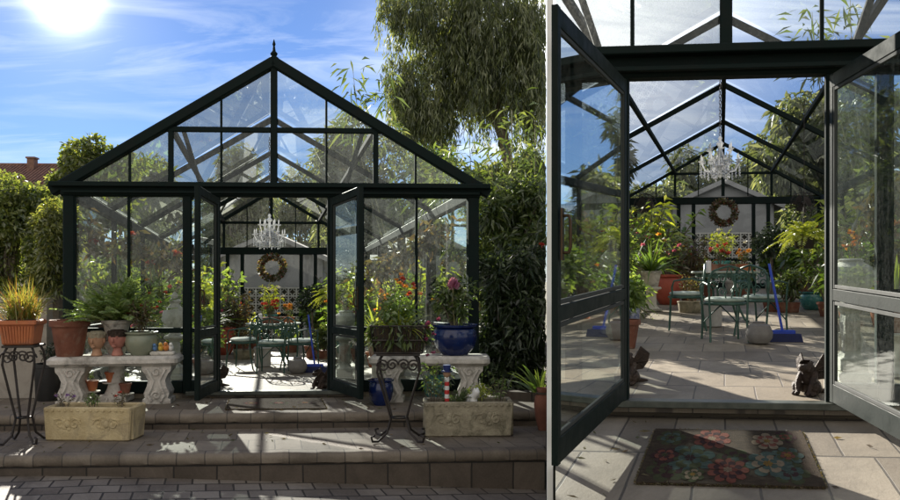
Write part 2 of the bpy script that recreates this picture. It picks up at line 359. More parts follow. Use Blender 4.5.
# ------------------------------------------------------------------ foliage
def unit(a): return a / (np.linalg.norm(a, axis=1, keepdims=True) + 1e-9)
class LV:
    def __init__(s): s.V = []; s.Fc = []; s.n = 0
    def leaves(s, P, D, L, W, droop=.15, clip=None):
        P = np.asarray(P, float); N = len(P)
        if N == 0: return
        D = unit(np.asarray(D, float)); L = np.broadcast_to(L, (N,))[:, None]; W = np.broadcast_to(W, (N,))[:, None]
        S = unit(np.cross(D, rng.normal(size=(N, 3)))); Nn = np.cross(S, D)
        z = np.array([0, 0, 1.])
        v0 = P; mid = P + D * L * .45 + Nn * W * .12
        v = np.stack([v0, mid + S * W / 2, P + D * L - z * droop * L, mid - S * W / 2], 1)
        s.V.append(v.reshape(-1, 3)); idx = np.arange(N * 4).reshape(N, 4) + s.n; s.Fc.append(idx); s.n += N * 4
    def blades(s, P, D, L, W, droop=.5, seg=4, taper=True):
        P = np.asarray(P, float); N = len(P); D = unit(np.asarray(D, float)); L = np.broadcast_to(L, (N,))[:, None]; W = np.broadcast_to(W, (N,))[:, None]
        S = unit(np.cross(D, np.array([0, 0, 1.]) + rng.normal(size=(N, 3)) * .25))
        dr = np.broadcast_to(droop, (N,))[:, None]
        rows = []
        for k in range(seg + 1):
            q = k / seg; c = P + D * L * q - np.array([0, 0, 1.]) * dr * L * q * q
            wq = W * (1 - .98 * q ** 1.6) * (.6 + .4 * min(1, q * 4)) if taper else W
            rows += [c - S * wq / 2, c + S * wq / 2]
        v = np.stack(rows, 1); m = 2 * (seg + 1); s.V.append(v.reshape(-1, 3))
        b = (np.arange(N) * m)[:, None] + s.n
        for k in range(seg): s.Fc.append(np.concatenate([b + 2 * k, b + 2 * k + 1, b + 2 * k + 3, b + 2 * k + 2], 1))
        s.n += N * m
    def frond(s, base, direc, L, droop, lw, ll, n=22):
        """one arching fern or palm frond: leaflets in pairs along a curved rib"""
        q = np.linspace(.08, 1, n); dv = np.array(direc, float); dv /= np.linalg.norm(dv)
        c = np.array(base) + dv * L * q[:, None] - np.array([0, 0, 1.]) * droop * L * (q ** 2)[:, None]
        tan = unit(dv[None] - np.array([0, 0, 1.]) * droop * 2 * q[:, None]); side = unit(np.cross(tan, [[0, 0, 1.]]) + 1e-6)
        size = ll * (np.sin(np.pi * np.clip(q * .85 + .12, 0, 1)) * .9 + .1)
        for sg in (-1, 1): s.leaves(c, tan * .6 + side * sg + rng.normal(size=(n, 3)) * .08, size, lw, .2)
    def build(s, name, mat, parent=None, loc=None, clip=None, rz=0):
        V = np.concatenate(s.V); Fc = np.concatenate(s.Fc)
        if clip is not None:
            org = np.array(loc if loc is not None else (0, 0, 0)); X = V + org
            ok = clip(X); keep = ok[Fc].all(1); Fc = Fc[keep]
        me = bpy.data.meshes.new(name)
        me.from_pydata(V.tolist(), [], Fc.tolist()); me.materials.append(mat); me.update()
        o = bpy.data.objects.new(name, me); col.objects.link(o)
        if parent: o.parent = parent
        if loc is not None: o.location = loc
        if rz: o.rotation_euler = (0, 0, rz)
        return o
def ML(x): return (x - CX) / F
def left_clip(X): return X[:, 0] < ML(546.5) * X[:, 1]
def right_clip(X): return X[:, 0] > ML(555) * X[:, 1]

def blob_pts(blobs, n, shell=.55):
    vol = np.array([b[1][0] * b[1][1] * b[1][2] for b in blobs]) ** .72; pr = vol / vol.sum()
    which = rng.choice(len(blobs), n, p=pr); u = unit(rng.normal(size=(n, 3)))
    rad = shell + (1 - shell) * rng.random((n, 1)) ** .6
    c = np.array([b[0] for b in blobs])[which]; r = np.array([b[1] for b in blobs])[which]
    return c + u * rad * r, u
def subblobs(c, r, n, k=.42):
    u = unit(rng.normal(size=(n, 3))); q = rng.random((n, 1)) ** .4 * .72
    return [(tuple(np.array(c) + u[i] * q[i] * np.array(r)), tuple(np.array(r) * (k * (.7 + .6 * rng.random())))) for i in range(n)]

# ------------------------------------------------------------------ garden frames
class Frame:
    def __init__(s, cx, cy, scale, vpx, hy, t, f):
        Y = F / scale; s.O = Vector(((cx - CX) / scale, Y, ZC - (cy - CY) / scale))
        s.V = Vector(((vpx - CX) / F, 1, (CY - hy) / F)); s.U = Vector((1, t, 0)); s.k = F / f; s.rz = math.atan(t)
    def P(s, u, r, w=0.): return s.O + s.U * u + s.V * (r * s.k) + Zu * w
    def loc(s, u, r, w=0.): return s.U * u + s.V * (r * s.k) + Zu * w
    def ground(s, x, y, w=0.):
        dd = Vector(((x - CX) / F, 1, (CY - y) / F)); A = Matrix((s.U, s.V, -dd)).transposed()
        b = Vector((0, 0, ZC)) - s.O - Zu * w; q = A.inverted() @ b
        return Vector((0, 0, ZC)) + dd * q.z
    def ur(s, P):
        A = Matrix((s.U, s.V, Zu)).transposed(); q = A.inverted() @ (P - s.O); return q.x, q.y / s.k, q.z
LF = Frame(274, 392, 85, 269, 302, .055, 500)
RF = Frame(726, 403, 150, 722, 248, -.10, 364)

# ------------------------------------------------------------------ greenhouse
def clipseg(p, q, g):
    a, b = g(p), g(q)
    if a < 0 and b < 0: return None
    if a >= 0 and b >= 0: return p, q
    t_ = a / (a - b); x = p + (q - p) * t_
    return (p, x) if a >= 0 else (x, q)
def clippoly(pts, g):
    o = []
    for i, p in enumerate(pts):
        q = pts[(i + 1) % len(pts)]; a, b = g(p), g(q)
        if a >= 0: o.append(p)
        if (a >= 0) != (b >= 0): o.append(p + (q - p) * (a / (a - b)))
    return o if len(o) >= 3 else None

def greenhouse(fr, label, hb, ht, peak, leafs, hj, half=2.4, depth=6.86, g=None, roofm=None, sw=.085, st=.05):
    roofm = roofm or M_glassr
    g = g or (lambda p: 1.0)
    H = thing('greenhouse', label, 'greenhouse', fr.O)
    xf = fr.V * fr.k
    def part(name, a, b, wd, hh, up=None, mat=M_frame, parent=H):
        """a, b = (u, r, w)"""
        sg = clipseg(fr.P(*a), fr.P(*b), g)
        if sg is None or (sg[0] - sg[1]).length < .02: return None
        mb = MB(); mb.bar(sg[0] - fr.O, sg[1] - fr.O, wd, hh, up)
        return mb.build(name, mat, parent)
    def pane(name, pts, mat=M_glass, parent=H):
        pl = clippoly([fr.P(*a) for a in pts], g)
        if not pl: return None
        mb = MB(); mb.add([p - fr.O for p in pl], [tuple(range(len(pl)))])
        return mb.build(name, mat, parent, smooth=0)
    VUP = fr.V; mr = .73
    slope = (peak - ht) / half
    roofw = lambda u: peak - abs(u) * slope
    # front wall
    for u in (-half + .06, half - .06): part('corner_post', (u, 0, -.05), (u, 0, hb), .13, .13, VUP)
    for u in (-1.0, 1.0): part('post', (u, 0, 0), (u, 0, hb), .10, .11, VUP)
    for u in (-hj, hj): part('door_jamb', (u, 0, 0), (u, 0, hb), .055, .09, VUP)
    for u in (-1.67, 1.67): part('mullion', (u, .0, mr), (u, .0, hb), .03, .05, VUP)
    for a, b in ((-half + .12, -1.05), (1.05, half - .12)):
        part('transom_rail', (a, 0, mr), (b, 0, mr), .07, .06); part('base_rail', (a, 0, .07), (b, 0, .07), .08, .14)
        m_ = -1.67 if a < 0 else 1.67
        pane('wall_pane', [(a, .01, mr + .03), (m_, .01, mr + .03), (m_, .01, hb), (a, .01, hb)])
        pane('wall_pane', [(m_, .01, mr + .03), (b, .01, mr + .03), (b, .01, hb), (m_, .01, hb)])
        pane('wall_pane', [(a, .01, .14), (b, .01, .14), (b, .01, mr - .03), (a, .01, mr - .03)])
    for a, b in ((-.95, -hj - .03), (hj + .03, .95)):
        part('base_rail', (a, 0, .07), (b, 0, .07), .08, .14); part('transom_rail', (a, 0, mr), (b, 0, mr), .06, .05)
        pane('side_light', [(a, .01, mr + .03), (b, .01, mr + .03), (b, .01, hb), (a, .01, hb)])
        pane('side_light', [(a, .01, .14), (b, .01, .14), (b, .01, mr - .03), (a, .01, mr - .03)])
    part('threshold', (-1.0, -.02, .0), (1.0, -.02, .0), .14, .045, mat=M_sill)
    hm = (hb + ht) / 2
    part('eaves_beam', (-half - .02, 0, hm), (half + .02, 0, hm), .14, ht - hb, Zu)
    part('cornice', (-half - .13, -.03, ht - .03), (half + .13, -.03, ht - .03), .20, .055, Zu)
    part('beam_moulding', (-half, -.05, hb + .045), (half, -.05, hb + .045), .05, .03, Zu)
    # gables, front and back
    for r0, mt in ((0, M_glassd), (depth, M_glassr)):
        fv = .12 if r0 == 0 else .08
        for sgn in (-1, 1):
            ov = half + (.14 if r0 == 0 else 0)
            part('rafter', (sgn * ov, r0, roofw(ov) - .02), (0, r0, peak - .02), .13 if r0 == 0 else .09, fv, VUP.cross(Vector((1, 0, 0))) if False else Zu)
            part('gable_post', (sgn * 1.19, r0, ht), (sgn * 1.19, r0, roofw(1.19) - .05), .06, .06, VUP)
            for uu in (.61, 1.66): part('gable_mullion', (sgn * uu, r0, ht), (sgn * uu, r0, roofw(uu) - .05), .025, .04, VUP)
            uc = (peak - 3.08 * (peak / 3.9)) / slope
            wc = 3.08 * (peak / 3.9)
            part('collar', (sgn * uc, r0, wc), (sgn * .04, r0, wc), .06, .06)
            pane('gable_pane', [(sgn * .03, r0, ht), (sgn * half, r0, ht), (sgn * .03, r0, peak - .05)], mt)
        part('king_post', (0, r0, ht), (0, r0, peak - .03), .08, .08, VUP)
    mb = MB(); q = fr.loc(0, 0, peak)
    mb.lathe([(.055, -.03), (.055, .03), (.03, .05), (.045, .08), (.02, .11), (.012, .17), (.02, .19), (.003, .25)], 10, q)
    mb.build('finial', M_frame, H)
    # back wall
    hb2 = hb - .02
    for u in (-half + .05, half - .05): part('corner_post', (u, depth, -.02), (u, depth, hb2), .10, .10, VUP)
    for u in (-1.1, -.73, .75, 1.11): part('post', (u, depth, 0), (u, depth, hb2), .09, .09, VUP)
    part('eaves_beam', (-half, depth, hb2 + .09), (half, depth, hb2 + .09), .10, .18)
    part('transom_rail', (-half + .1, depth, mr), (half - .1, depth, mr), .07, .06)
    part('base_rail', (-half + .1, depth, .07), (half - .1, depth, .07), .08, .14)
    pane('wall_pane', [(-half, depth + .01, .1), (half, depth + .01, .1), (half, depth + .01, hb2), (-half, depth + .01, hb2)], M_glassr)
    # roof frames, purlins, side walls
    rs = [depth * i / 4 for i in range(5)]
    for r0 in rs[1:4]:
        for sgn in (-1, 1):
            part('rafter', (sgn * half, r0, roofw(half)), (0, r0, peak - .06), .055, .08)
            part('post', (sgn * (half - .04), r0, 0), (sgn * (half - .04), r0, hb), .07, .07, VUP)
    part('ridge_beam', (0, .05, peak - .07), (0, depth - .03, peak - .07), .07, .12)
    for sgn in (-1, 1):
        part('purlin', (sgn * half * .5, .05, roofw(half * .5) - .05), (sgn * half * .5, depth - .03, roofw(half * .5) - .05), .06, .07)
        part('wall_plate', (sgn * half, .05, hm), (sgn * half, depth - .03, hm), .10, .14)
        part('gutter', (sgn * (half + .1), -.02, ht - .04), (sgn * (half + .1), depth, ht - .04), .10, .07)
        part('transom_rail', (sgn * half, .05, mr), (sgn * half, depth - .05, mr), .06, .06)
        part('base_rail', (sgn * half, .05, .07), (sgn * half, depth - .05, .07), .08, .14)
        for i in range(4):
            a, b = rs[i] + .03, rs[i + 1] - .03
            u1 = sgn * half
            pane('roof_pane', [(u1, a, roofw(half) + .03), (0, a, peak + .02), (0, b, peak + .02), (u1, b, roofw(half) + .03)], roofm)
            pane('wall_pane', [(u1, a, .1), (u1, b, .1), (u1, b, hb), (u1, a, hb)], M_glassr)
    # knee braces seen through the gable
    for sgn in (-1, 1):
        part('brace', (sgn * 1.1, .35, roofw(1.1) - .06), (sgn * .86, .35, ht - .05), .045, .05)
    # doors standing open
    for (uh, un, rn) in leafs:
        a = fr.loc(uh, -.03, 0); b = fr.loc(un, rn, 0); dr = (b - a); Ld = dr.length; dr.normalize()
        top, bot = hb - .015, .035
        mb = MB()
        at = lambda q, z: a + dr * q + Zu * z
        for q in (sw / 2, Ld - sw / 2): mb.bar(at(q, bot), at(q, top), sw, st, dr.cross(Zu))
        for z, hh in ((bot + .06, .12), (mr, .075), (top - .045, .09)): mb.bar(at(sw, z), at(Ld - sw, z), st * .9, hh)
        dob = mb.build('door', M_frame2, H)
        for z0, z1 in ((bot + .12, mr - .042), (mr + .042, top - .09)):
            mb = MB(); mb.add([at(sw, z0), at(Ld - sw, z0), at(Ld - sw, z1), at(sw, z1)], [(0, 1, 2, 3)])
            mb.build('pane', M_glass, dob, smooth=0)
            mb = MB(); e = .012
            for a_, b_ in ((at(sw + e, z0 + e), at(Ld - sw - e, z0 + e)), (at(sw + e, z1 - e), at(Ld - sw - e, z1 - e)), (at(sw + e, z0), at(sw + e, z1)), (at(Ld - sw - e, z0), at(Ld - sw - e, z1))): mb.bar(a_, b_, .018, .022, dr.cross(Zu) if abs((b_ - a_).z) > .2 else None)
            mb.build('glazing_bead', M_bead, dob)
        nrm = dr.cross(Zu) * (1 if uh < 0 else -1)
        if nrm.x * (1 if uh < 0 else -1) < 0: nrm = -nrm
        for sd in (nrm,):
            mb = MB(); c = at(Ld - sw / 2, 1.1)
            mb.bar(c + sd * .03 - Zu * .12, c + sd * .03 + Zu * .12, .035, .010, sd)
            mb.tube([c + sd * .03 + Zu * .085, c + sd * .06 + Zu * .085, c + sd * .068 + Zu * .06, c + sd * .068 - Zu * .06, c + sd * .06 - Zu * .085, c + sd * .03 - Zu * .085], .008, 8)
            mb.build('handle', M_brass, dob)
        for z in (.3, 1.05, 1.9):
            mb = MB(); c = at(.0, z); mb.tube([c - Zu * .05, c + Zu * .05], .014, 8); mb.build('hinge', M_brass, dob)
    return H

# ------------------------------------------------------------------ pots and plants
POTS = {
 'flower': lambda r, h: [(r * .62, 0), (r * .66, .01), (r * .9, h * .82), (r * 1.0, h * .82), (r * 1.02, h * .86), (r * 1.0, h), (r * .9, h), (r * .87, h * .88)],
 'belly': lambda r, h: [(r * .55, 0), (r * .6, .01), (r * .88, h * .25), (r * 1.0, h * .55), (r * .96, h * .8), (r * .86, h * .9), (r * 1.02, h * .93), (r * 1.03, h), (r * .9, h), (r * .85, h * .9)],
 'urn': lambda r, h: [(r * .62, 0), (r * .62, h * .06), (r * .4, h * .1), (r * .32, h * .2), (r * .5, h * .28), (r * .85, h * .45), (r * .95, h * .7), (r * .85, h * .85), (r * 1.08, h * .93), (r * 1.1, h), (r * .9, h), (r * .8, h * .9)],
 'jar': lambda r, h: [(r * .5, 0), (r * .55, .01), (r * .85, h * .3), (r, h * .6), (r * .9, h * .78), (r * .62, h * .9), (r * .74, h * .97), (r * .72, h), (r * .58, h), (r * .52, h * .92)],
 'tub': lambda r, h: [(r * .85, 0), (r * .88, .01), (r * .97, h * .9), (r * 1.02, h * .91), (r * 1.02, h), (r * .9, h), (r * .88, h * .92)],
}
def pot_part(parent, shape, r, h, mat, base=0., name='pot', c=(0, 0)):
    mb = MB(); mb.lathe([(a, z + base) for a, z in POTS[shape](r, h)], 28, (c[0], c[1], 0))
    o = mb.build(name, mat, parent)
    mb = MB(); mb.lathe([(r * .86, base + h * .86), (r * .7, base + h * .9), (.002, base + h * .915)], 20, (c[0], c[1], 0)); mb.build('soil', M_soil, parent)
    return o
def flower_heads(parent, pts, size, mat, name='flower'):
    for p in pts:
        lv = LV(); n = 14
        u = unit(rng.normal(size=(n, 3)) * [1, 1, .5] + [0, 0, .5])
        lv.leaves(np.tile(np.array(p), (n, 1)), u, size * (.8 + .4 * rng.random(n)), size * .75, 0)
        lv.build(name, mat, parent)
def foliage(parent, kind, z, s, mat, n=300):
    """kind of growth on top of a pot whose rim is at height z; s = size in metres"""
    lv = LV()
    if kind == 'bush':
        bl = [((0, 0, z + s * .5), (s * .3, s * .3, s * .3))] + subblobs((0, 0, z + s * .55), (s * .5, s * .5, s * .5), 9, .36)
        P, u = blob_pts(bl, n, .3); lv.leaves(P, u + rng.normal(size=(n, 3)) * .7, s * .14 * (.7 + .6 * rng.random(n)), s * .065, .2)
        st = [(rng.normal() * .3 * s, rng.normal() * .3 * s, z + s * (.5 + .3 * rng.random())) for _ in range(6)]
        mb = MB()
        for p in st: mb.tube([(p[0] * .1, p[1] * .1, z - .03), (p[0] * .5, p[1] * .5, (z + p[2]) / 2), p], [s * .02, s * .014, s * .008], 5)
        mb.build('stem', M_bark, parent)
    elif kind == 'spiky':
        th = rng.random(n) * 6.283; e = .35 + rng.random(n) * 1.1
        D = np.stack([np.cos(th) * np.cos(e), np.sin(th) * np.cos(e), np.sin(e)], 1)
        lv.blades(np.tile([0, 0, z - .02], (n, 1)) + D * [.03, .03, 0], D, s * (.7 + .5 * rng.random(n)), s * .06, .25 + .45 * rng.random(n), 5)
    elif kind == 'grass':
        th = rng.random(n) * 6.283; e = .7 + rng.random(n) * .8
        D = np.stack([np.cos(th) * np.cos(e), np.sin(th) * np.cos(e), np.sin(e)], 1)
        lv.blades(np.tile([0, 0, z - .02], (n, 1)) + rng.normal(size=(n, 3)) * [s * .1, s * .1, 0], D, s * (.6 + .6 * rng.random(n)), s * .018, .1 + .6 * rng.random(n), 5)
    elif kind == 'fern':
        for k in range(max(12, n // 12)):
            th = rng.random() * 6.283; e = .1 + rng.random() * 1.2
            lv.frond((0, 0, z), (math.cos(th) * math.cos(e), math.sin(th) * math.cos(e), math.sin(e)), s * (.7 + .45 * rng.random()), .35 + .55 * rng.random(), s * .035, s * .17, 20)
    elif kind == 'feather':
        for k in range(max(14, n // 10)):
            th = rng.random() * 6.283; e = .35 + rng.random() * 1.1
            b = np.array([rng.normal() * s * .12, rng.normal() * s * .12, z])
            lv.frond(b, (math.cos(th) * math.cos(e), math.sin(th) * math.cos(e), math.sin(e)), s * (.6 + .5 * rng.random()), .15 + .3 * rng.random(), s * .028, s * .13, 34)
    elif kind == 'leggy':
        mb = MB()
        for k in range(max(6, n // 24)):
            th = rng.random() * 6.283; q = rng.random() * .5 + .1; hh = s * (.6 + .5 * rng.random())
            e = np.array([math.cos(th) * q * s, math.sin(th) * q * s, z + hh])
            pts = [np.array([e[0] * .1, e[1] * .1, z - .03]), np.array([e[0] * .45, e[1] * .45, z + hh * .55]), e]
            mb.tube(pts, [s * .012, s * .009, s * .004], 5)
            nn = 16; tq = .3 + .7 * rng.random(nn)[:, None]
            P = (1 - tq) ** 2 * pts[0] + 2 * tq * (1 - tq) * pts[1] + tq ** 2 * pts[2]
            lv.leaves(P, rng.normal(size=(nn, 3)) * [1, 1, .45] + [0, 0, .25], s * (.10 + .12 * rng.random(nn)), s * .05, .35)
        mb.build('stem', M_bark, parent)
    return lv.build('foliage', mat, parent)

def potted(name, label, P, rz, pot, r, h, pmat_, kind, s, lmat, n=260, flowers=None, group=None, cat='plant', pedestal=None, fl_n=6):
    t_ = thing(name, label, cat, P, rz, group); base = 0
    if name == 'potted_plant': s *= 1.2; n = int(n * 1.35)
    if pedestal:
        ph, pr, pm = pedestal; base = ph; mb = MB()
        mb.box((0, 0, ph * .06), (pr * 2.3, pr * 2.3, ph * .12), bev=.01); mb.box((0, 0, ph * .95), (pr * 2.2, pr * 2.2, ph * .1), bev=.01)
        mb.lathe([(pr * 1.0, ph * .12), (pr * .78, ph * .2), (pr * .66, ph * .28), (pr * .62, ph * .75), (pr * .75, ph * .82), (pr, ph * .9)], 20)
        mb.build('pedestal', pm, t_)
    pot_part(t_, pot, r, h, pmat_, base)
    if kind: foliage(t_, kind, base + h * .92, s, lmat, n)
    if flowers:
        fm, fs = flowers
        pts = [(rng.normal() * s * .28, rng.normal() * s * .28, base + h + s * (.45 + .5 * rng.random())) for _ in range(fl_n)]
        flower_heads(t_, pts, fs, fm)
    return t_

def pedestal_urn(P, rz, label, group=None):
    """carved stone pedestal carrying a round ball-shaped urn"""
    t_ = thing('pedestal', label, 'pedestal', P, rz, group); mb = MB()
    mb.box((0, 0, .04), (.27, .27, .08), bev=.012); mb.box((0, 0, .115), (.22, .22, .07), bev=.012); mb.box((0, 0, .20), (.19, .19, .1), bev=.01)
    mb.lathe([(.09, .25), (.075, .27), (.062, .30), (.066, .4), (.07, .5), (.062, .56), (.08, .59)], 16, flute=.06, fl=8)
    mb.box((0, 0, .615), (.22, .22, .05), bev=.015); mb.build('column', M_stone_w, t_)
    mb = MB()
    for a in range(8): mb.tube([(.07 * math.cos(a * .785), .07 * math.sin(a * .785), .3), (.085 * math.cos(a * .785), .085 * math.sin(a * .785), .36), (.072 * math.cos(a * .785), .072 * math.sin(a * .785), .42)], .009, 5)
    mb.build('carved_leaf', M_stone_w, t_)
    return t_

# ------------------------------------------------------------------ furniture
def chair(P, rz, label, group, cush=True):
    t_ = thing('garden_chair', label, 'chair', P, rz, group)
    W, Dp, SH, BH = .44, .42, .42, .80
    for sx in (-1, 1):
        mb = MB(); mb.tube([(sx * W * .46, -Dp * .5, 0), (sx * W * .44, -Dp * .47, SH * .5), (sx * W * .47, -Dp * .45, SH)], .012, 7); mb.build('leg', M_green_iron, t_)
        mb = MB(); mb.tube([(sx * W * .46, Dp * .56, 0), (sx * W * .44, Dp * .46, SH * .5), (sx * W * .46, Dp * .43, SH), (sx * W * .48, Dp * .52, BH * .92)], .012, 7); mb.build('leg', M_green_iron, t_)
        mb = MB(); mb.tube([(sx * W * .48, Dp * .47, SH + .2), (sx * W * .54, Dp * .1, SH + .23), (sx * W * .53, -Dp * .36, SH + .2), (sx * W * .50, -Dp * .42, SH + .12), (sx * W * .47, -Dp * .40, SH)], .011, 7); mb.build('arm', M_green_iron, t_)
        mb = MB(); mb.tube([(sx * W * .44, -Dp * .47, SH * .45), (sx * W * .2, -Dp * .46, SH * .72), (0, -Dp * .46, SH * .92)], .008, 6); mb.build('leg_brace', M_green_iron, t_)
    mb = MB(); n = 20
    mb.lathe([(.235, SH - .02), (.245, SH - .01), (.245, SH + .005), (.235, SH + .012)], 24, sx=.95, sy=.93); mb.build('seat', M_green_iron, t_)
    if cush:
        mb = MB(); mb.lathe([(.20, SH + .012), (.225, SH + .03), (.225, SH + .05), (.19, SH + .068), (.002, SH + .072)], 24, sx=.95, sy=.93); mb.build('cushion', M_cush, t_)
    # ornate openwork back
    yb = lambda z: Dp * (.43 + .09 * (z - SH) / (BH - SH))
    mb = MB()
    arc = [(-W * .48, SH + .12), (-W * .5, SH + .26), (-W * .40, SH + .35), (-W * .2, SH + .385), (0, SH + .41), (W * .2, SH + .385), (W * .40, SH + .35), (W * .5, SH + .26), (W * .48, SH + .12)]
    mb.tube([(x, yb(z), z) for x, z in arc], .013, 7)
    mb.build('back_frame', M_green_iron, t_)
    mb = MB()
    for sx in (-1, 1):
        for (x0, z0, rr) in ((.07, .27, .055), (.15, .20, .05), (.06, .13, .05), (.15, .30, .04)):
            pts = [(sx * (x0 + rr * math.cos(q) * (1 - q / 11)), yb(SH + z0), SH + z0 + rr * math.sin(q) * (1 - q / 11)) for q in np.linspace(0, 7.5, 18)]
            mb.tube(pts, .007, 5)
        mb.tube([(sx * .02, yb(SH), SH + .02), (sx * .06, yb(SH + .2), SH + .2), (sx * .01, yb(SH + .4), SH + .40)], .008, 5)
    mb.build('back_lattice', M_green_iron, t_); return t_

def table(P, rz, label):
    t_ = thing('garden_table', label, 'table', P, rz); h = .70
    mb = MB(); mb.lathe([(.44, h - .03), (.46, h - .025), (.47, h - .01), (.46, h), (.002, h + .002)], 40); mb.build('tabletop', M_cush, t_)
    mb = MB(); mb.lathe([(.40, h - .09), (.41, h - .08), (.41, h - .03), (.40, h - .03)], 40); mb.build('apron', M_green_iron, t_)
    for k in range(4):
        a = .785 + k * 1.571; c, s_ = math.cos(a), math.sin(a); mb = MB()
        mb.tube([(c * .36, s_ * .36, 0), (c * .30, s_ * .30, .03), (c * .18, s_ * .18, .25), (c * .2, s_ * .2, .45), (c * .36, s_ * .36, h - .06)], .016, 7)
        mb.build('leg', M_green_iron, t_)
    return t_

def chandelier(P, ztop, label, K=1.15):
    """P at the lamp's middle; ztop = height of the chain above P"""
    t_ = thing('chandelier', label, 'chandelier', P)
    mb = MB(); mb.lathe([(.01, .30), (.03, .27), (.015, .24), (.05, .2), (.02, .15), (.035, .08), (.02, 0), (.06, -.06), (.08, -.1), (.03, -.16), (.04, -.2), (.005, -.26)], 14); mb.build('column', M_crys, t_)
    mb = MB(); z = .3
    k = 0
    while z < ztop:
        c = (0, 0, z + .03); q = k % 2
        mb.tube([(math.cos(a) * .014 * (1 - q), math.cos(a) * .014 * q, z + .025 + math.sin(a) * .028) for a in np.linspace(0, 6.283, 9)], .004, 5); z += .042; k += 1
    mb.build('chain', M_iron, t_)
    for tier, (na, rad, za) in enumerate(((8, .25, -.08), (6, .15, .08))):
        for k in range(na):
            a = 6.283 * k / na + tier * .3; c, s_ = math.cos(a), math.sin(a); mb = MB()
            mb.tube([(c * .03, s_ * .03, za + .0), (c * rad * .4, s_ * rad * .4, za - .10), (c * rad * .8, s_ * rad * .8, za - .08), (c * rad, s_ * rad, za + .02)], .010, 6)
            mb.lathe([(.01, za + .02), (.04, za + .035), (.042, za + .045), (.012, za + .04), (.011, za + .10), (.002, za + .13)], 8, (c * rad, s_ * rad, 0))
            dr = mb
            for j in range(5):
                q = j / 4; rr = rad * (.25 + .8 * q)
                x, y, zz = c * rr, s_ * rr, za - .05 - .05 * math.sin(q * 3.1)
                mb.tube([(x, y, zz + .05), (x, y, zz - .09)], .003, 4)
                for e in range(3 if j % 2 == 0 else 2):
                    zc = zz - .035 * e - .02; w_ = .013
                    dr.add([(x, y, zc + .016), (x + w_, y, zc), (x, y + w_, zc), (x - w_, y, zc), (x, y - w_, zc), (x, y, zc - .022)],
                           [(0, 1, 2), (0, 2, 3), (0, 3, 4), (0, 4, 1), (5, 2, 1), (5, 3, 2), (5, 4, 3), (5, 1, 4)])
            dr.build('arm', M_crys, t_, smooth=20)
    return t_

def wreath(P, rz, label, rad=.27):
    t_ = thing('wreath', label, 'wreath', P, rz)
    n = 620; th = rng.random(n) * 6.283; ph = rng.random(n) * 6.283; q = .075
    c = np.stack([np.cos(th) * rad, np.zeros(n), np.sin(th) * rad], 1); rd = np.stack([np.cos(th), np.zeros(n), np.sin(th)], 1)
    o_ = rd * np.cos(ph)[:, None] + np.array([0, 1, 0]) * np.sin(ph)[:, None]
    lv = LV(); lv.leaves(c + o_ * q * .5, o_ + rng.normal(size=(n, 3)) * .6, .09, .045, 0); lv.build('leaves', L_wreath, t_)
    mb = MB(); mb.tube([(math.cos(a) * rad, 0, math.sin(a) * rad) for a in np.linspace(0, 6.283, 30)], .035, 8); mb.build('ring', M_bark, t_)
    mb = MB()
    for k in range(18):
        a, b = rng.random(2) * 6.283; mb.ell(((rad + .07 * math.cos(b)) * math.cos(a), -.06, (rad + .07 * math.cos(b)) * math.sin(a)), .012, 6, 4)
        mb.tube([((rad + .07 * math.cos(b)) * math.cos(a), -.055, (rad + .07 * math.cos(b)) * math.sin(a)), (rad * math.cos(a), 0, rad * math.sin(a))], .004, 4)
    mb.tube([(math.cos(a) * rad, -.0, math.sin(a) * rad) for a in np.linspace(0, 6.283, 30)], .03, 8)
    mb.build('berries', M_red, t_)
    return t_

def wall_fan(P, rz, label, group):
    t_ = thing('wall_fan', label, 'fan', P, rz, group); r = .27
    mb = MB()
    for rr, y in ((r, -.05), (r, .04), (r * .66, -.085), (r * .33, -.10)):
        mb.tube([(math.cos(a) * rr, y, math.sin(a) * rr) for a in np.linspace(0, 6.283, 33)], .007, 5, False)
    for k in range(20):
        a = 6.283 * k / 20; c, s_ = math.cos(a), math.sin(a)
        mb.tube([(c * .04, -.11, s_ * .04), (c * r * .66, -.085, s_ * r * .66), (c * r, -.05, s_ * r), (c * r, .04, s_ * r), (c * .06, .1, s_ * .06)], .0035, 4)
    mb.build('cage', M_iron, t_)
    for k in range(3):
        a = 2.094 * k + .4; mb = MB(); pts = []
        for q in np.linspace(0, 1, 7):
            wd = .35 + .5 * math.sin(q * 2.8); 
            for e in (-1, 1): pts.append(((.05 + q * .18) * math.cos(a + e * wd), e * .022, (.05 + q * .18) * math.sin(a + e * wd)))
        mb.add(pts, [(2 * i, 2 * i + 1, 2 * i + 3, 2 * i + 2) for i in range(6)]); mb.build('blade', M_iron, t_)
    mb = MB(); mb.tube([(0, -.115, 0), (0, -.10, 0), (0, .08, 0), (0, .17, 0)], [.03, .045, .06, .05], 12); mb.tube([(0, .12, 0), (0, .16, -.2), (0, .2, -.24)], .016, 6); mb.build('motor', M_iron, t_)
    return t_

def skin_thing(name, label, cat, P, rz, verts, edges, radii, mat, group=None, scale=1.):
    me = bpy.data.meshes.new(name); me.from_pydata([tuple(np.array(v) * scale) for v in verts], edges, [])
    o = bpy.data.objects.new(name, me); col.objects.link(o); o.location = P; o.rotation_euler = (0, 0, rz)
    md = o.modifiers.new('skin', 'SKIN'); md.use_smooth_shade = True
    sv = me.skin_vertices[0].data
    for i, r_ in enumerate(radii): sv[i].radius = (r_ * scale, r_ * scale)
    sv[0].use_root = True
    o.modifiers.new('sub', 'SUBSURF').levels = 2; o.modifiers['sub'].render_levels = 2
    me.materials.append(mat)
    return tag(o, label, cat, group)

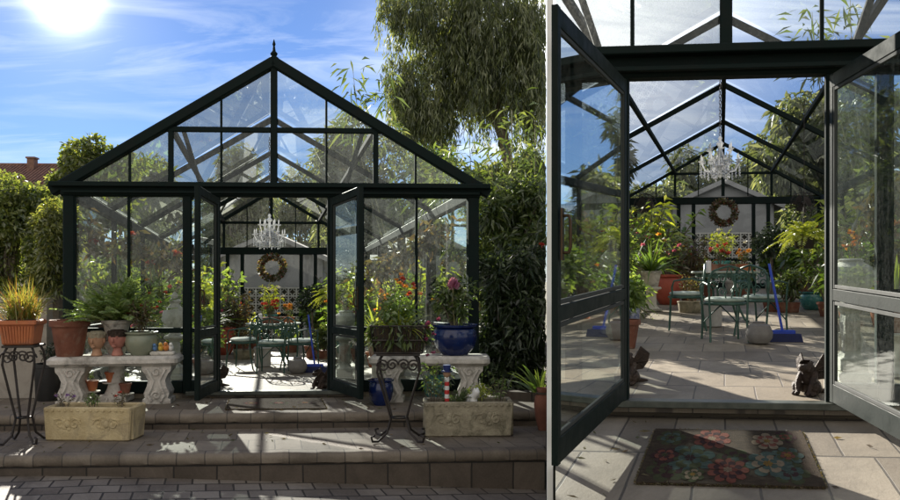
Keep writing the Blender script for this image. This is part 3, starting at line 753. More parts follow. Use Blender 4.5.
def dragon(P, rz, label, group):
    """squat seated gargoyle; faces local -y"""
    V = [(0, .05, .07), (0, .02, .15), (0, -.01, .21), (0, -.05, .245), (0, -.11, .235), (0, -.155, .215),
         (.06, .04, .05), (.085, -.05, .085), (.075, -.06, .02), (.075, -.12, .012), (-.06, .04, .05), (-.085, -.05, .085), (-.075, -.06, .02), (-.075, -.12, .012),
         (.055, 0, .17), (.06, -.06, .10), (.045, -.09, .02), (.045, -.13, .012), (-.055, 0, .17), (-.06, -.06, .10), (-.045, -.09, .02), (-.045, -.13, .012),
         (0, .11, .03), (.05, .17, .02), (.12, .18, .02), (.03, .0, .268), (-.03, .0, .268), (0, .06, .2), (0, -.0, .285)]
    E = [(0, 1), (1, 2), (2, 3), (3, 4), (4, 5), (0, 6), (6, 7), (7, 8), (8, 9), (0, 10), (10, 11), (11, 12), (12, 13), (1, 14), (14, 15), (15, 16), (16, 17),
         (1, 18), (18, 19), (19, 20), (20, 21), (0, 22), (22, 23), (23, 24), (3, 25), (3, 26), (2, 27), (3, 28)]
    Rr = [.075, .07, .05, .05, .04, .024, .045, .04, .022, .018, .045, .04, .022, .018, .035, .026, .02, .018, .035, .026, .02, .018, .035, .022, .008, .010, .010, .012, .012]
    o = skin_thing('gargoyle_statue', label, 'statue', P, rz, V, E, Rr, M_bronze, group); o.scale = (.86, .86, .86)
    for sx in (-1, 1):
        mb = MB(); tip = [(sx * .03, .04, .19), (sx * .09, .08, .33), (sx * .15, .13, .27), (sx * .14, .12, .2), (sx * .10, .1, .13), (sx * .05, .07, .12)]
        n = len(tip); mb.add([(x, y - .006, z) for x, y, z in tip] + [(x, y + .006, z) for x, y, z in tip], [tuple(range(n)), tuple(range(2 * n - 1, n - 1, -1))] + [(i, (i + 1) % n, n + (i + 1) % n, n + i) for i in range(n)])
        for e in (1, 2, 3): mb.tube([tip[0], tip[e]], [.012, .006], 5)
        mb.build('wing', M_bronze, o)
    return o

def garland(fr, pts, label, n=520, red=True):
    """pts: (u, r, w) along which dried leaves hang"""
    O0 = fr.P(*pts[0]); t_ = thing('garland', label, 'garland', O0)
    W = [np.array(fr.P(*p) - O0) for p in pts]; lv = LV()
    q = rng.random(n) * (len(W) - 1); i = q.astype(int); f = (q - i)[:, None]; Wn = np.array(W)
    c = Wn[i] * (1 - f) + Wn[np.minimum(i + 1, len(W) - 1)] * f
    c += rng.normal(size=(n, 3)) * [.07, .1, .07]
    lv.leaves(c, rng.normal(size=(n, 3)) + [0, 0, -.7], .13 * (.6 + .8 * rng.random(n)), .05, .1); lv.build('foliage', L_dry, t_)
    mb = MB(); mb.tube(W, .012, 6); mb.build('cord', M_bark, t_)
    if red: flower_heads(t_, [tuple(Wn[k] + rng.normal(size=3) * .05) for k in range(1, len(W) - 1)], .07, M_redp)
    return t_

# ------------------------------------------------------------------ what stands inside each greenhouse
def furnish(fr, S, ptop, rich):
    """S = words that say which greenhouse; (u, r) in metres on its floor"""
    rz = fr.rz; P = fr.P
    ch = 'green iron garden chairs in the %s greenhouse' % S
    chair(P(0.0, 1.62), rz + math.pi, 'green iron chair seen from behind, in front of the table, %s greenhouse' % S, ch)
    chair(P(-.46, 2.15), rz - 1.75, 'green iron chair turned sideways at the left of the table, %s greenhouse' % S, ch)
    chair(P(.42, 1.85), rz + 2.3, 'green iron chair right of the middle chair beside the broom, %s greenhouse' % S, ch)
    table(P(0.02, 2.75), rz, 'round green iron table crowded with flowers in the %s greenhouse' % S)
    b = P(-.05, 2.7, .702)
    t_ = potted('flower_bowl', 'low bowl of red and orange flowers on the table in the %s greenhouse' % S, b, rz, 'tub', .2, .1, M_terra, 'bush', .3, L_mid, 240, (M_redp, .05), cat='flower bowl', fl_n=9)
    t_ = potted('flower_bowl', 'tall lime green plant in a pot on the table, %s greenhouse' % S, P(-.02, 3.0, .702), rz, 'flower', .12, .14, M_teal, 'leggy', .52, L_fern, 420, (M_whp, .04), cat='plant', fl_n=4)
    t_ = potted('flower_bowl', 'small bowl of orange flowers at the right of the table, %s greenhouse' % S, P(.27, 2.75, .702), rz, 'tub', .11, .1, M_terra_o, 'bush', .22, L_mid, 160, (M_orp, .045), cat='flower bowl', fl_n=7)
    mb = MB(); mb.lathe([(.032, 0), (.035, .005), (.035, .155), (.028, .16), (.004, .158), (.003, .175)], 14)
    tag(mb.build('candle', M_wp, loc=P(-.2, 2.45, .702)), 'white pillar candle standing on the table in the %s greenhouse' % S, 'candle')
    mb = MB(); mb.lathe([(.11, 0), (.13, .01), (.135, .28), (.15, .3), (.14, .32), (.12, .31)], 22)
    tag(mb.build('planter', M_galv, loc=P(-.16, 2.35)), 'pale stone cylinder planter on the floor under the table, %s greenhouse' % S, 'planter')
    mb = MB(); mb.lathe([(.06, 0), (.10, .015), (.135, .07), (.14, .13), (.11, .2), (.06, .225), (.065, .24), (.04, .245)], 24)
    tag(mb.build('stone_jar', M_grey, loc=P(.36, 1.5)), 'round pale grey jar on the floor in front of the right chair, %s greenhouse' % S, 'jar')
    # broom
    t_ = thing('broom', 'broom with bright blue handle leaning by the right chair in the %s greenhouse' % S, 'broom', P(.62, 1.6), rz)
    mb = MB(); mb.tube([(0, 0, .10), (-.11, .12, .86)], .014, 10); mb.build('handle', M_bluep, t_)
    mb = MB(); mb.box((0, 0, .105), (.26, .06, .05), bev=.01); mb.build('block', M_bluep, t_)
    mb = MB(); mb.box((0, 0, .045), (.36, .10, .09), taper=1.12); mb.build('bristles', M_bluebr, t_)
    # topiary
    t_ = thing('topiary', 'dark ball topiary on a slim stem right of the table in the %s greenhouse' % S, 'topiary', P(.74, 3.5), rz)
    pot_part(t_, 'flower', .15, .24, M_terra); mb = MB(); mb.tube([(0, 0, .2), (.01, 0, .6), (0, 0, 1.2)], .016, 7); mb.build('stem', M_bark, t_)
    lv = LV(); pts, u = blob_pts([((0, 0, 1.12), (.26, .26, .24)), ((.1, 0, 1.2), (.18, .18, .16)), ((-.12, 0, 1.05), (.16, .16, .16))], 900, .35)
    lv.leaves(pts, u + rng.normal(size=pts.shape) * .6, .075, .04, .2); lv.build('foliage', L_deep, t_)
    # hanging fern
    hf = P(1.06, 2.6, 1.02); zt = (ptop - 1.06 * .62) - 1.02
    t_ = thing('hanging_fern', 'bright lime fern in a hanging basket at the right of the %s greenhouse' % S, 'fern', hf, rz)
    pot_part(t_, 'tub', .14, .16, M_iron); foliage(t_, 'fern', .15, .5, L_fern, 620)
    mb = MB()
    for k in range(3): mb.tube([(.13 * math.cos(k * 2.09), .13 * math.sin(k * 2.09), .15), (0, 0, .6)], .004, 4)
    mb.tube([(0, 0, .6), (0, 0, zt)], .005, 5); mb.build('hanger', M_iron, t_)
    chandelier(P(-.05, 2.4, 2.22), ptop - 2.22 - .12, 'crystal chandelier hanging from the ridge of the %s greenhouse' % S)
    wreath(P(0.02, 6.72, 1.93), rz, 'round wreath of dried leaves and berries on the back wall of the %s greenhouse' % S, .28)
    for sgn, side in ((-1, 'left'), (1, 'right')):
        wall_fan(P(sgn * 1.85, 6.45, ptop - 1.62), rz, 'round black caged fan %s of the wreath in the %s greenhouse' % (side, S), 'wall fans in the %s greenhouse' % S)
    # pots along the right
    potted('potted_plant', 'round green bush in a low pot below the topiary in the %s greenhouse' % S, P(.98, 3.45), rz, 'tub', .2, .16, M_terra, 'bush', .48, L_mid, 700)
    potted('potted_plant', 'loose pale green shrub in a teal pot by the right wall of the %s greenhouse' % S, P(1.42, 3.7), rz, 'belly', .2, .3, M_teal, 'leggy', .8, L_soft, 520)
    potted('potted_plant', 'tall leafy shrub in a brown pot behind the fern in the %s greenhouse' % S, P(1.75, 4.4), rz, 'flower', .2, .3, M_terra, 'bush', 1.1, L_green, 700)
    potted('potted_plant', 'broad leafy plant at the back right corner of the %s greenhouse' % S, P(1.75, 5.7), rz, 'flower', .2, .3, M_terra, 'leggy', 1.2, L_mid, 520)
    potted('potted_plant', 'orange flowered plant in a stone pot behind the right front panes, %s greenhouse' % S, P(1.72, 1.2), rz, 'belly', .2, .5, M_stone_w, 'leggy', .7, L_brown, 420, (M_orp, .06), fl_n=7)
    potted('potted_plant', 'upright lime strap leaved plant behind the right post of the %s greenhouse' % S, P(1.32, .55), rz, 'flower', .14, .3, M_terra, 'spiky', .55, L_fern, 26, pedestal=(.35, .1, M_stone))
    potted('potted_plant', 'yellow green bushy plant inside the right wall of the %s greenhouse' % S, P(2.0, 2.4), rz, 'flower', .18, .3, M_terra_o, 'bush', .9, L_soft, 600)
    # along the left
    potted('potted_plant', 'spiky strap leaved plant on a short pedestal left of the table, %s greenhouse' % S, P(-1.15, 3.5), rz, 'flower', .17, .26, M_stone, 'spiky', .62, L_green, 60, pedestal=(.4, .13, M_stone_w))
    potted('potted_plant', 'large white urn with dark palm leaves at the left of the %s greenhouse' % S, P(-1.5, 3.7), rz, 'urn', .24, .74, M_stone_w, 'spiky', .6, L_mid, 50)
    potted('potted_plant', 'pink flowered leggy plant in a big red clay jar in the %s greenhouse' % S, P(-.98, 4.2), rz, 'belly', .26, .55, M_red, 'leggy', .6, L_mid, 380, (M_pink, .05), fl_n=3)
    potted('potted_plant', 'bronze leaved shrub behind the table at the left in the %s greenhouse' % S, P(-.62, 4.3), rz, 'flower', .18, .3, M_terra, 'leggy', .75, L_brown, 460, (M_purp, .03), fl_n=5)
    potted('potted_plant', 'tall yellow green plant by the back wall left of the wreath, %s greenhouse' % S, P(-1.25, 5.3), rz, 'flower', .18, .3, M_terra, 'leggy', 1.2, L_soft, 620)
    potted('potted_plant', 'dense green plant against the back left corner of the %s greenhouse' % S, P(-1.85, 5.6), rz, 'flower', .2, .3, M_terra, 'bush', 1.1, L_mid, 600)
    potted('potted_plant', 'small blue and white china pot inside the left door, %s greenhouse' % S, P(-1.26, 2.75), rz, 'tub', .10, .17, M_whiteblue, 'grass', .10, L_green, 20, cat='pot')
    potted('potted_plant', 'tawny plant in a low bowl left of the pale cylinder planter, %s greenhouse' % S, P(-.52, 3.4), rz, 'tub', .2, .18, M_trough, 'bush', .35, L_brown, 240)
    for u, r, pt, pr_, ph_, pm_, kd, s_, lm, n_, fl, lb in (
        (-.35, 5.0, 'flower', .18, .3, M_terra, 'leggy', .5, L_fern, 300, (M_redp, .05), 'lime leaved plant with red flowers behind the table'),
        (.35, 4.6, 'tub', .2, .25, M_terra, 'bush', .5, L_soft, 420, (M_orp, .045), 'bushy plant with orange flowers behind the table'),
        (.2, 5.8, 'flower', .18, .3, M_stone, 'bush', .4, L_soft, 300, (M_whp, .04), 'white flowered plant below the wreath'),
        (1.05, 5.2, 'belly', .2, .35, M_sage, 'bush', .9, L_green, 600, None, 'rounded shrub in a sage pot behind the topiary'),
        (-1.7, 4.5, 'flower', .18, .3, M_terra, 'spiky', .9, L_fern, 60, None, 'arching lime palm by the left wall'),
        (-.85, 5.7, 'flower', .18, .3, M_terra, 'bush', .7, L_brown, 420, (M_redp, .05), 'bronze shrub with red flowers by the back wall'),
        (-1.35, 4.7, 'flower', .16, .3, M_stone_w, 'leggy', .9, L_soft, 460, (M_pink, .045), 'pale shrub with pink flowers behind the white urn'),
        (1.5, 3.1, 'flower', .15, .22, M_terra, 'bush', .5, L_soft, 420, (M_whp, .03), 'small pale bush in front of the teal pot'),
        (1.65, 2.2 if S == 'left' else 2.6, 'flower', .16, .25, M_terra_o, 'leggy', .8, L_green, 420, (M_orp, .04), 'leggy plant with small orange flowers below the fern'),
        (-1.95, 3.3, 'flower', .17, .3, M_terra, 'leggy', 1.2, L_soft, 460, (M_orp, .05), 'tall pale plant with orange flowers by the left wall'),
        (-1.6, 3.1 if S == 'right' else 2.1, 'flower', .15, .28, M_terra_o, 'leggy', .75, L_green, 380, (M_pink, .05), 'pink flowered bushy plant in an orange pot by the left wall'),
        (-1.62, 5.1, 'belly', .2, .4, M_teal, 'leggy', 1.25, L_fern, 460, (M_redp, .05), 'tall lime plant in a teal pot near the back left corner'),
        (2.05, 3.6, 'flower', .17, .3, M_terra, 'leggy', 1.2, L_fern, 460, (M_redp, .045), 'tall lime plant with red flowers by the right wall'),
        (-1.45, 2.9, 'tub', .16, .2, M_trough, 'fern', .42, L_mid, 380, None, 'dark low fern near the left wall')):
        potted('potted_plant', lb + ', %s greenhouse' % S, P(u, r), rz, pt, pr_, ph_, pm_, kd, s_, lm, n_, fl)
    # gargoyles at the door
    gg = 'gargoyle statues guarding the %s greenhouse door' % S
    dragon(P(-.72, .32), rz - .5, 'dark winged gargoyle sitting inside the left door of the %s greenhouse' % S, gg)
    dragon(P(.56, .16), rz - .7, 'dark winged gargoyle sitting inside the right door of the %s greenhouse' % S, gg)
    gp = 'stone pedestals inside the front of the %s greenhouse' % S
    pedestal_urn(P(.86, .22), rz, 'pale carved stone pedestal inside the right sidelight of the %s greenhouse' % S, gp)
    mb = MB(); mb.lathe([(.07, 0), (.075, .015), (.05, .03), (.09, .06), (.15, .12), (.165, .18), (.14, .25), (.08, .285), (.09, .30), (.07, .31)], 26)
    o = tag(mb.build('ball_urn', M_stone_w, loc=P(.88, .26, .642), rz=rz), 'round pale stone urn with orange flowers on the right pedestal, %s greenhouse' % S, 'urn')
    foliage(o, 'leggy', .28, .3, L_brown, 150); flower_heads(o, [(rng.normal() * .08, rng.normal() * .06, .36 + .16 * rng.random()) for _ in range(5)], .035, M_orp)
    up, rp = (-1.24, .5) if S == 'left' else (-1.30, 1.9)
    pedestal_urn(P(up, rp), rz, 'pale carved stone pedestal inside the left front panes of the %s greenhouse' % S, gp)
    mb = MB(); mb.lathe([(.09, 0), (.05, .04), (.13, .1), (.16, .2), (.14, .3), (.07, .37), (.05, .40), (.08, .43), (.04, .47), (.045, .50), (.005, .55)], 24)
    tag(mb.build('lidded_urn', M_stone_w, loc=P(up, rp, .642), rz=rz), 'pale lidded stone urn on the left pedestal, %s greenhouse' % S, 'urn')
    potted('potted_plant', 'fine leaved bush beside the left pedestal in the %s greenhouse' % S, P(-.92 if S == 'left' else -1.0, .9 if S == 'left' else 1.3), rz, 'flower', .16, .3, M_terra, 'bush', .55, L_soft, 480, (M_redp, .03), fl_n=4)
    potted('potted_plant', 'low pink flowered plant in terracotta inside the left wall, %s greenhouse' % S, P(-1.75 if S == 'left' else -1.55, 1.5 if S == 'left' else 2.2), rz, 'flower', .16, .3, M_terra, 'leggy', .6, L_mid, 360, (M_pink, .04))
    potted('potted_plant', 'shrub with red flowers halfway down the left wall of the %s greenhouse' % S, P(-1.9, 2.6), rz, 'flower', .18, .35, M_terra, 'leggy', .9, L_mid, 420, (M_redp, .05))
    if S == 'left': garland(fr, [(-2.25, .3, 2.05), (-2.1, .4, 1.75), (-1.8, .5, 1.85), (-1.5, .5, 1.6), (-1.2, .5, 1.65), (-1.05, .5, 1.3)], 'dried leaf garland with red flowers inside the front panes, %s greenhouse' % S)
    garland(fr, [(1.05, .4, 1.3), (1.3, .5, 1.5), (1.6, .5, 1.6), (1.9, .5, 1.85), (2.2, .4, 2.05)], 'brown dried garland swagged inside the right front panes of the %s greenhouse' % S, red=False)

gR = lambda p: p.x - ML(555.5) * p.y
greenhouse(LF, 'dark green glass greenhouse seen whole, doors open, above the paved steps and stone benches', 2.29, 2.45, 3.90, [(-.655, -.80, -.66), (.67, .90, -.66)], .65, roofm=M_glassl)
greenhouse(RF, 'dark green glass greenhouse seen close through open double doors with a flowered doormat', 2.17, 2.36, 3.72, [(-.655, -.77, -.79), (.665, .97, -.72)], .66, g=gR, sw=.058, st=.03)
furnish(LF, 'left', 3.9, False)
furnish(RF, 'right', 3.72, True)

# ------------------------------------------------------------------ ground, floors, steps
gL = lambda p: ML(546.5) * p.y - p.x
def slab(name, fr, pts, w_, mat, g=None, deep=.5, label_kind='structure'):
    pl = [fr.P(u, r, w_) for u, r in pts]
    if g: pl = clippoly(pl, g)
    uv = [fr.ur(p)[:2] for p in pl]; n = len(pl); mb = MB()
    mb.add(pl + [p - Zu * deep for p in pl], [tuple(range(n))] + [(i, n + i, n + (i + 1) % n, (i + 1) % n) for i in range(n)])
    o = mb.build(name, mat, smooth=0, uvs=uv + uv); me = o.data
    if me.polygons[0].normal.z < 0: me.flip_normals()
    return tag(o, kind=label_kind)
mb = MB(); mb.add([(-500, -60, -.8), (500, -60, -.8), (500, 900, -.8), (-500, 900, -.8)], [(0, 1, 2, 3)])
tag(mb.build('ground', M_far, smooth=0), kind='structure')
slab('garden_bed', LF, [(-14, .02), (12, .02), (12, 13), (-14, 13)], -.075, M_garden, gL)
slab('garden_bed', RF, [(-9, .02), (9, .02), (9, 12), (-9, 12)], -.075, M_garden, gR)
slab('floor', LF, [(-2.4, .0), (2.4, .0), (2.4, 6.9), (-2.4, 6.9)], 0, M_floor, None, .07)
slab('floor', RF, [(-2.4, .0), (2.4, .0), (2.4, 6.9), (-2.4, 6.9)], 0, M_floor, gR, .07)
slab('landing', RF, [(-3, -1.75), (2.9, -1.75), (2.9, .02), (-3, .02)], -.10, M_land, gR, .8)

def step(name, fr, u0, u1, rf, rb, w_, wlo0, wlo1, mat, mat2, g):
    """one step: paver top with a rounded nosing; riser below it (the two ends may have different heights)"""
    k = fr.k; prof = [(rb, w_), (rf + .05 / k, w_)] + [(rf + (.05 - .05 * math.sin(a)) / k, w_ - .05 + .05 * math.cos(a)) for a in (.4, .8, 1.2, 1.57)] + [(rf + .005 / k, w_ - .085), (rf + .03 / k, w_ - .10)]
    mb = MB(); uv = []; vs = []
    N = 150
    for i in range(N + 1):
        u = u0 + (u1 - u0) * i / N; L_ = 0; prev = None
        for r_, z in prof:
            p = fr.P(u, r_, z)
            if g(p) < 0:
                t_ = u
                while g(fr.P(t_, r_, z)) < 0: t_ -= .02
                p = fr.P(t_, r_, z)
            if prev is not None: L_ += math.hypot((r_ - prev[0]), z - prev[1])
            prev = (r_, z); p = p + Zu * ((.0035 * math.sin(u * 27) * math.sin(u * 7.3 + r_ * 3) + .0025 * random.uniform(-1, 1)) if r_ < rf + .04 else 0.); vs.append(p); uv.append((fr.ur(p)[0], rb - L_))
    m_ = len(prof)
    mb.add(vs, [(i * m_ + j, (i + 1) * m_ + j, (i + 1) * m_ + j + 1, i * m_ + j + 1) for i in range(N) for j in range(m_ - 1)])
    o = mb.build(name, mat, smooth=50, uvs=uv); o.data.flip_normals() if o.data.polygons[0].normal.z < 0 else None
    tag(o, kind='structure')
    mb = MB(); r_ = rf + .028 / k; a, b = u0, u1
    while g(fr.P(b, r_, w_)) < 0: b -= .02
    pl = [fr.P(a, r_, w_ - .098), fr.P(b, r_, w_ - .098), fr.P(b, r_, wlo1), fr.P(a, r_, wlo0)]
    mb.add(pl, [(0, 3, 2, 1)])
    tag(mb.build(name + '_riser', mat2, smooth=0, uvs=[(a, .5), (b, .5), (b, .5 - (w_ - .1 - wlo1)), (a, .5 - (w_ - .1 - wlo0))]), kind='structure')
rl = LF.ur(LF.ground(274, 413, -.06))[1]; r2 = LF.ur(LF.ground(274, 453, -.22))[1]
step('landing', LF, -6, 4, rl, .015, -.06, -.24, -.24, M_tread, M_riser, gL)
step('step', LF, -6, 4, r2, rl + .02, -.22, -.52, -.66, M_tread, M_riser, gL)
pl = [LF.P(-6, r2 + .03, -.325), LF.P(-1.4, r2 + .03, -.405), LF.P(3.0, r2 + .03, -.575), LF.P(3.0, -3.2, -.56), LF.P(-1.4, -3.2, -.41), LF.P(-6, -3.2, -.33)]
mb = MB(); uvp = []
pl2 = []
for p in pl:
    while gL(p) < 0: p = p - LF.U * .02
    pl2.append(p); u, r, _ = LF.ur(p); uvp.append((u * math.cos(.12) + r * math.sin(.12), r * math.cos(.12) - u * math.sin(.12)))
mb.add(pl2, [(5, 4, 1, 0), (4, 3, 2, 1)])
o = tag(mb.build('patio', M_cob, smooth=0, uvs=uvp), kind='structure')

# slim white post between the two gardens
mb = MB(); mb.box((0, 0, 0), (.0335, .05, 4.1), bev=.002); mb.box((0, 0, -2.02), (.09, .09, .05), bev=.004)
tag(mb.build('white_post', M_postw, loc=(.125 * 4.2, 4.2, 1.25), rz=-.125), 'slim tall white square post standing between the two greenhouses', 'post')

# ------------------------------------------------------------------ left garden: stonework and pots on the steps
def spiral(cx, cz, r, turns, dirn=1, y=0, n=22, ph=0):
    return [(cx + dirn * r * (1 - .85 * q) * math.cos(ph + q * turns * 6.283), y, cz + r * (1 - .85 * q) * math.sin(ph + q * turns * 6.283)) for q in np.linspace(0, 1, n)]
def trough(P, rz, Lx, Dy, H, mat, label):
    t_ = thing('stone_trough', label, 'planter', P, rz); th = .045
    mb = MB()
    mb.box((0, -Dy / 2 + th / 2, H / 2), (Lx, th, H), taper=.95, bev=.012); mb.box((0, Dy / 2 - th / 2, H / 2), (Lx, th, H), taper=.95, bev=.012)
    for sx in (-1, 1): mb.box((sx * (Lx / 2 - th / 2), 0, H / 2), (th, Dy - 2 * th + .01, H), taper=.96, bev=.012)
    mb.box((0, 0, .03), (Lx * .93, Dy * .86, .05))
    yf = -Dy / 2 - .002
    for c in (-Lx * .22, Lx * .22):
        for sx in (-1, 1):
            mb.tube(spiral(c + sx * Lx * .085, H * .5, H * .17, 1.4, sx, yf + .004), .010, 5)
            mb.tube([(c + sx * Lx * .02, yf + .004, H * .35), (c + sx * Lx * .06, yf, H * .68), (c + sx * Lx * .15, yf + .004, H * .62)], .009, 5)
        mb.ell((c, yf, H * .5), (.03, .014, .035), 8, 6)
        for k in range(5): a = k * 1.257; mb.ell((c + .045 * math.cos(a), yf + .004, H * .5 + .045 * math.sin(a)), (.022, .01, .022), 8, 5)
    for k in range(int(Lx / .06)): mb.ell((-Lx * .46 + k * Lx * .92 / (Lx / .06 - 1), -Dy / 2 - .002, H * .9), (.017, .01, .012), 6, 4)
    mb.build('basin', mat, t_)
    mb = MB(); mb.box((0, 0, H - .06), (Lx - 2 * th, Dy - 2 * th, .03)); mb.build('soil', M_soil, t_)
    return t_
def bench(P, rz, Lx, Dy, H, label):
    t_ = thing('stone_bench', label, 'bench', P, rz); th = .105
    mb = MB(); mb.box((0, 0, H - th / 2), (Lx, Dy, th), bev=.03)
    mb.build('slab', M_stone, t_)
    for sx in (-1, 1):
        h = H - th
        pf = [(-.15, 0), (.15, 0), (.15, .05), (.12, .06), (.135, .12), (.10, .2), (.09, .26), (.12, .33), (.15, h - .06), (.155, h - .03), (.155, h)]
        poly = pf + [(-x, z) for x, z in reversed(pf[2:])]
        poly = [(x, z * h / pf[-1][1] if pf[-1][1] else z) for x, z in poly]
        mb = MB(); mb.prism(poly, -Dy * .36, Dy * .36, (sx * Lx * .33, 0, 0))
        for e in (-1, 1):
            mb.tube([(sx * Lx * .33 + e * x, -Dy * .36 - .004, z * h / .42) for x, z in ((.05, .03), (.09, .10), (.05, .18), (.03, .25), (.07, .33), (.10, .38))], .018, 6)
        mb.tube(spiral(sx * Lx * .33, h * .82, .055, 1.2, 1, -Dy * .36 - .004), .014, 6); mb.tube(spiral(sx * Lx * .33, h * .22, .05, 1.2, -1, -Dy * .36 - .004), .014, 6)
        mb.build('leg', M_stone, t_)
    return t_
def ppm(P): return F / P.y
rzL = LF.rz
# left bench and what stands on it
PB = LF.ground(117, 403, -.06); hB = .53
bench(PB, rzL + .10, 1.36, .42, hB, 'weathered stone bench with scroll legs on the left, carrying a big terracotta pot')
def onb(x, dy=0., h=hB, B=PB, rz=rzL + .10):
    """spot on the bench top, dy metres towards the glass"""
    dx = (x - (CX + F * B.x / B.y)) / ppm(B); return B + Vector((dx * math.cos(rz) - dy * math.sin(rz), dx * math.sin(rz) + dy * math.cos(rz), h))
potted('clay_pot', 'big empty terracotta pot on the left end of the left stone bench', onb(73, -.02), 0, 'flower', .205, .40, M_terra, None, 0, None, cat='pot')
potted('glazed_pot', 'sage glazed pot with red tipped succulents on the left stone bench', onb(140, 0), 0, 'belly', .175, .26, M_sage, 'leggy', .36, L_brown, 420, (M_redp, .028), cat='pot', fl_n=4)
def head_pot(P, label, skin, hair, sc_=1.):
    t_ = thing('head_planter', label, 'head planter', P, rzL - .15)
    def q(*a): return tuple(x * sc_ for x in a)
    mb = MB(); mb.lathe([(r_ * sc_, z * sc_) for r_, z in ((.05, 0), (.06, .01), (.045, .05), (.04, .08), (.06, .10), (.082, .14), (.088, .19), (.08, .24), (.06, .265), (.05, .26))], 20, sy=1.08)
    mb.ell(q(0, -.095, .165), q(.014, .024, .028), 8, 6)
    mb.ell(q(0, -.085, .128), q(.028, .012, .009), 8, 5); mb.ell(q(0, -.078, .108), q(.026, .018, .018), 8, 5)
    for sx in (-1, 1):
        mb.ell(q(sx * .034, -.083, .187), q(.016, .009, .009), 8, 5); mb.ell(q(sx * .034, -.085, .205), q(.022, .008, .006), 8, 5); mb.ell(q(sx * .088, 0, .17), q(.012, .02, .03), 8, 5)
    mb.build('head', skin, t_)
    mb = MB(); mb.lathe([(r_ * sc_, z * sc_) for r_, z in ((.088, .20), (.094, .225), (.085, .255), (.06, .275), (.05, .26))], 18, sy=1.08)
    for k in range(16):
        a = k * .3927
        if -2.2 < a - 4.71 < -.9 or True: mb.ell(q(.082 * math.cos(a), .088 * math.sin(a), .235 + .012 * (k % 2)), q(.02, .02, .02), 6, 4)
    mb.build('hair', hair, t_)
head_pot(onb(99, -.05), 'tan clay head planter beside the big terracotta pot on the left bench', M_skin1, M_trough)
head_pot(onb(118.5, -.05), 'rosy clay head planter with dark hair in the middle of the left bench', M_skin2, M_bronze, 1.05)
t_ = thing('bird_ornament', 'row of small coloured birds on a stone perch, right end of the left bench', 'ornament', onb(162, -.06), rzL + .1)
mb = MB(); mb.box((0, 0, .022), (.26, .11, .044), bev=.012); mb.build('perch', M_stone_w, t_)
for x, mt_, s_ in ((-.085, M_bird, .9), (-.02, M_yel, 1.), (.035, M_orange, 1.05), (.09, M_white, .95)):
    mb = MB(); mb.ell((x, 0, .044 + .038 * s_), (.03 * s_, .04 * s_, .036 * s_), 12, 8); mb.ell((x, -.028 * s_, .044 + .078 * s_), .022 * s_, 10, 7)
    mb.tube([(x, -.048 * s_, .044 + .077 * s_), (x, -.066 * s_, .044 + .073 * s_)], [.007, .001], 6); mb.tube([(x, .03 * s_, .08), (x, .075 * s_, .10)], [.018, .008], 6)
    mb.build('bird', mt_, t_)
# below the left bench: a small plant stand with three pots
PS = LF.ground(110, 402, -.06)
t_ = thing('plant_stand', 'small pale wire plant stand under the left stone bench', 'plant stand', PS, rzL)
shelf = ((-.19, -.02, .13), (.0, .03, .22), (.18, -.02, .10))
mb = MB()
for x, y, z in shelf:
    mb.tube([(0, .0, .0), (x * .5, y, z * .3), (x, y, z - .01)], .008, 6); mb.lathe([(.085, z - .012), (.09, z - .006), (.09, z), (.08, z)], 18, (x, y, 0))
mb.build('frame', M_stone_w, t_)
for a in (.5, 2.6, 4.7):
    mb = MB(); mb.tube([(0, 0, .06), (.09 * math.cos(a), .09 * math.sin(a), .05), (.14 * math.cos(a), .14 * math.sin(a), 0)], .008, 6); mb.build('leg', M_stone_w, t_)
for (x, y, z), nm, kd in zip(shelf, ('left', 'topmost middle', 'right'), ('leggy', None, 'bush')):
    potted('clay_pot', 'small terracotta pot on the %s tier of the wire stand under the left bench' % nm, PS + Vector((x, y, z)), 0, 'flower', .068, .115, M_terra_o if nm != 'right' else M_terra, kd, .14, L_mid, 70, cat='pot')
# feathery plant inside the front panes, on a tall pedestal
potted('feathery_plant', 'big feathery green plant on a pedestal behind the left bench', LF.P(-1.76, -.17, -.06), rzL, 'flower', .16, .22, M_stone, 'feather', .64, L_feather, 1700, pedestal=(.70, .13, M_stone))
# left trough
PT = LF.ground(88, 441, -.22)
trough(PT + Vector((0, .16, 0)), rzL - .10, .83, .34, .31, M_sand, 'yellow sandstone trough carved with scrolls on the lower step at the left')
for dx, kd, fm, lb in ((-.28, 'leggy', M_purp, 'small mauve flowered seedling at the left end of the yellow trough'), (-.02, 'bush', None, 'low green plant in the middle of the yellow trough'), (.24, 'leggy', M_redp, 'thin reddish plant at the right end of the yellow trough')):
    t_ = thing('trough_plant', lb, 'plant', PT + Vector((dx, .16, .26)), rzL); foliage(t_, kd, 0, .2, L_brown if kd == 'leggy' else L_soft, 150)
    if fm: flower_heads(t_, [(rng.normal() * .05, -.05,   .12 + .05 * rng.random()) for _ in range(3)], .022, fm)
for i, (x, y) in enumerate(((33, 424),)):
    pass
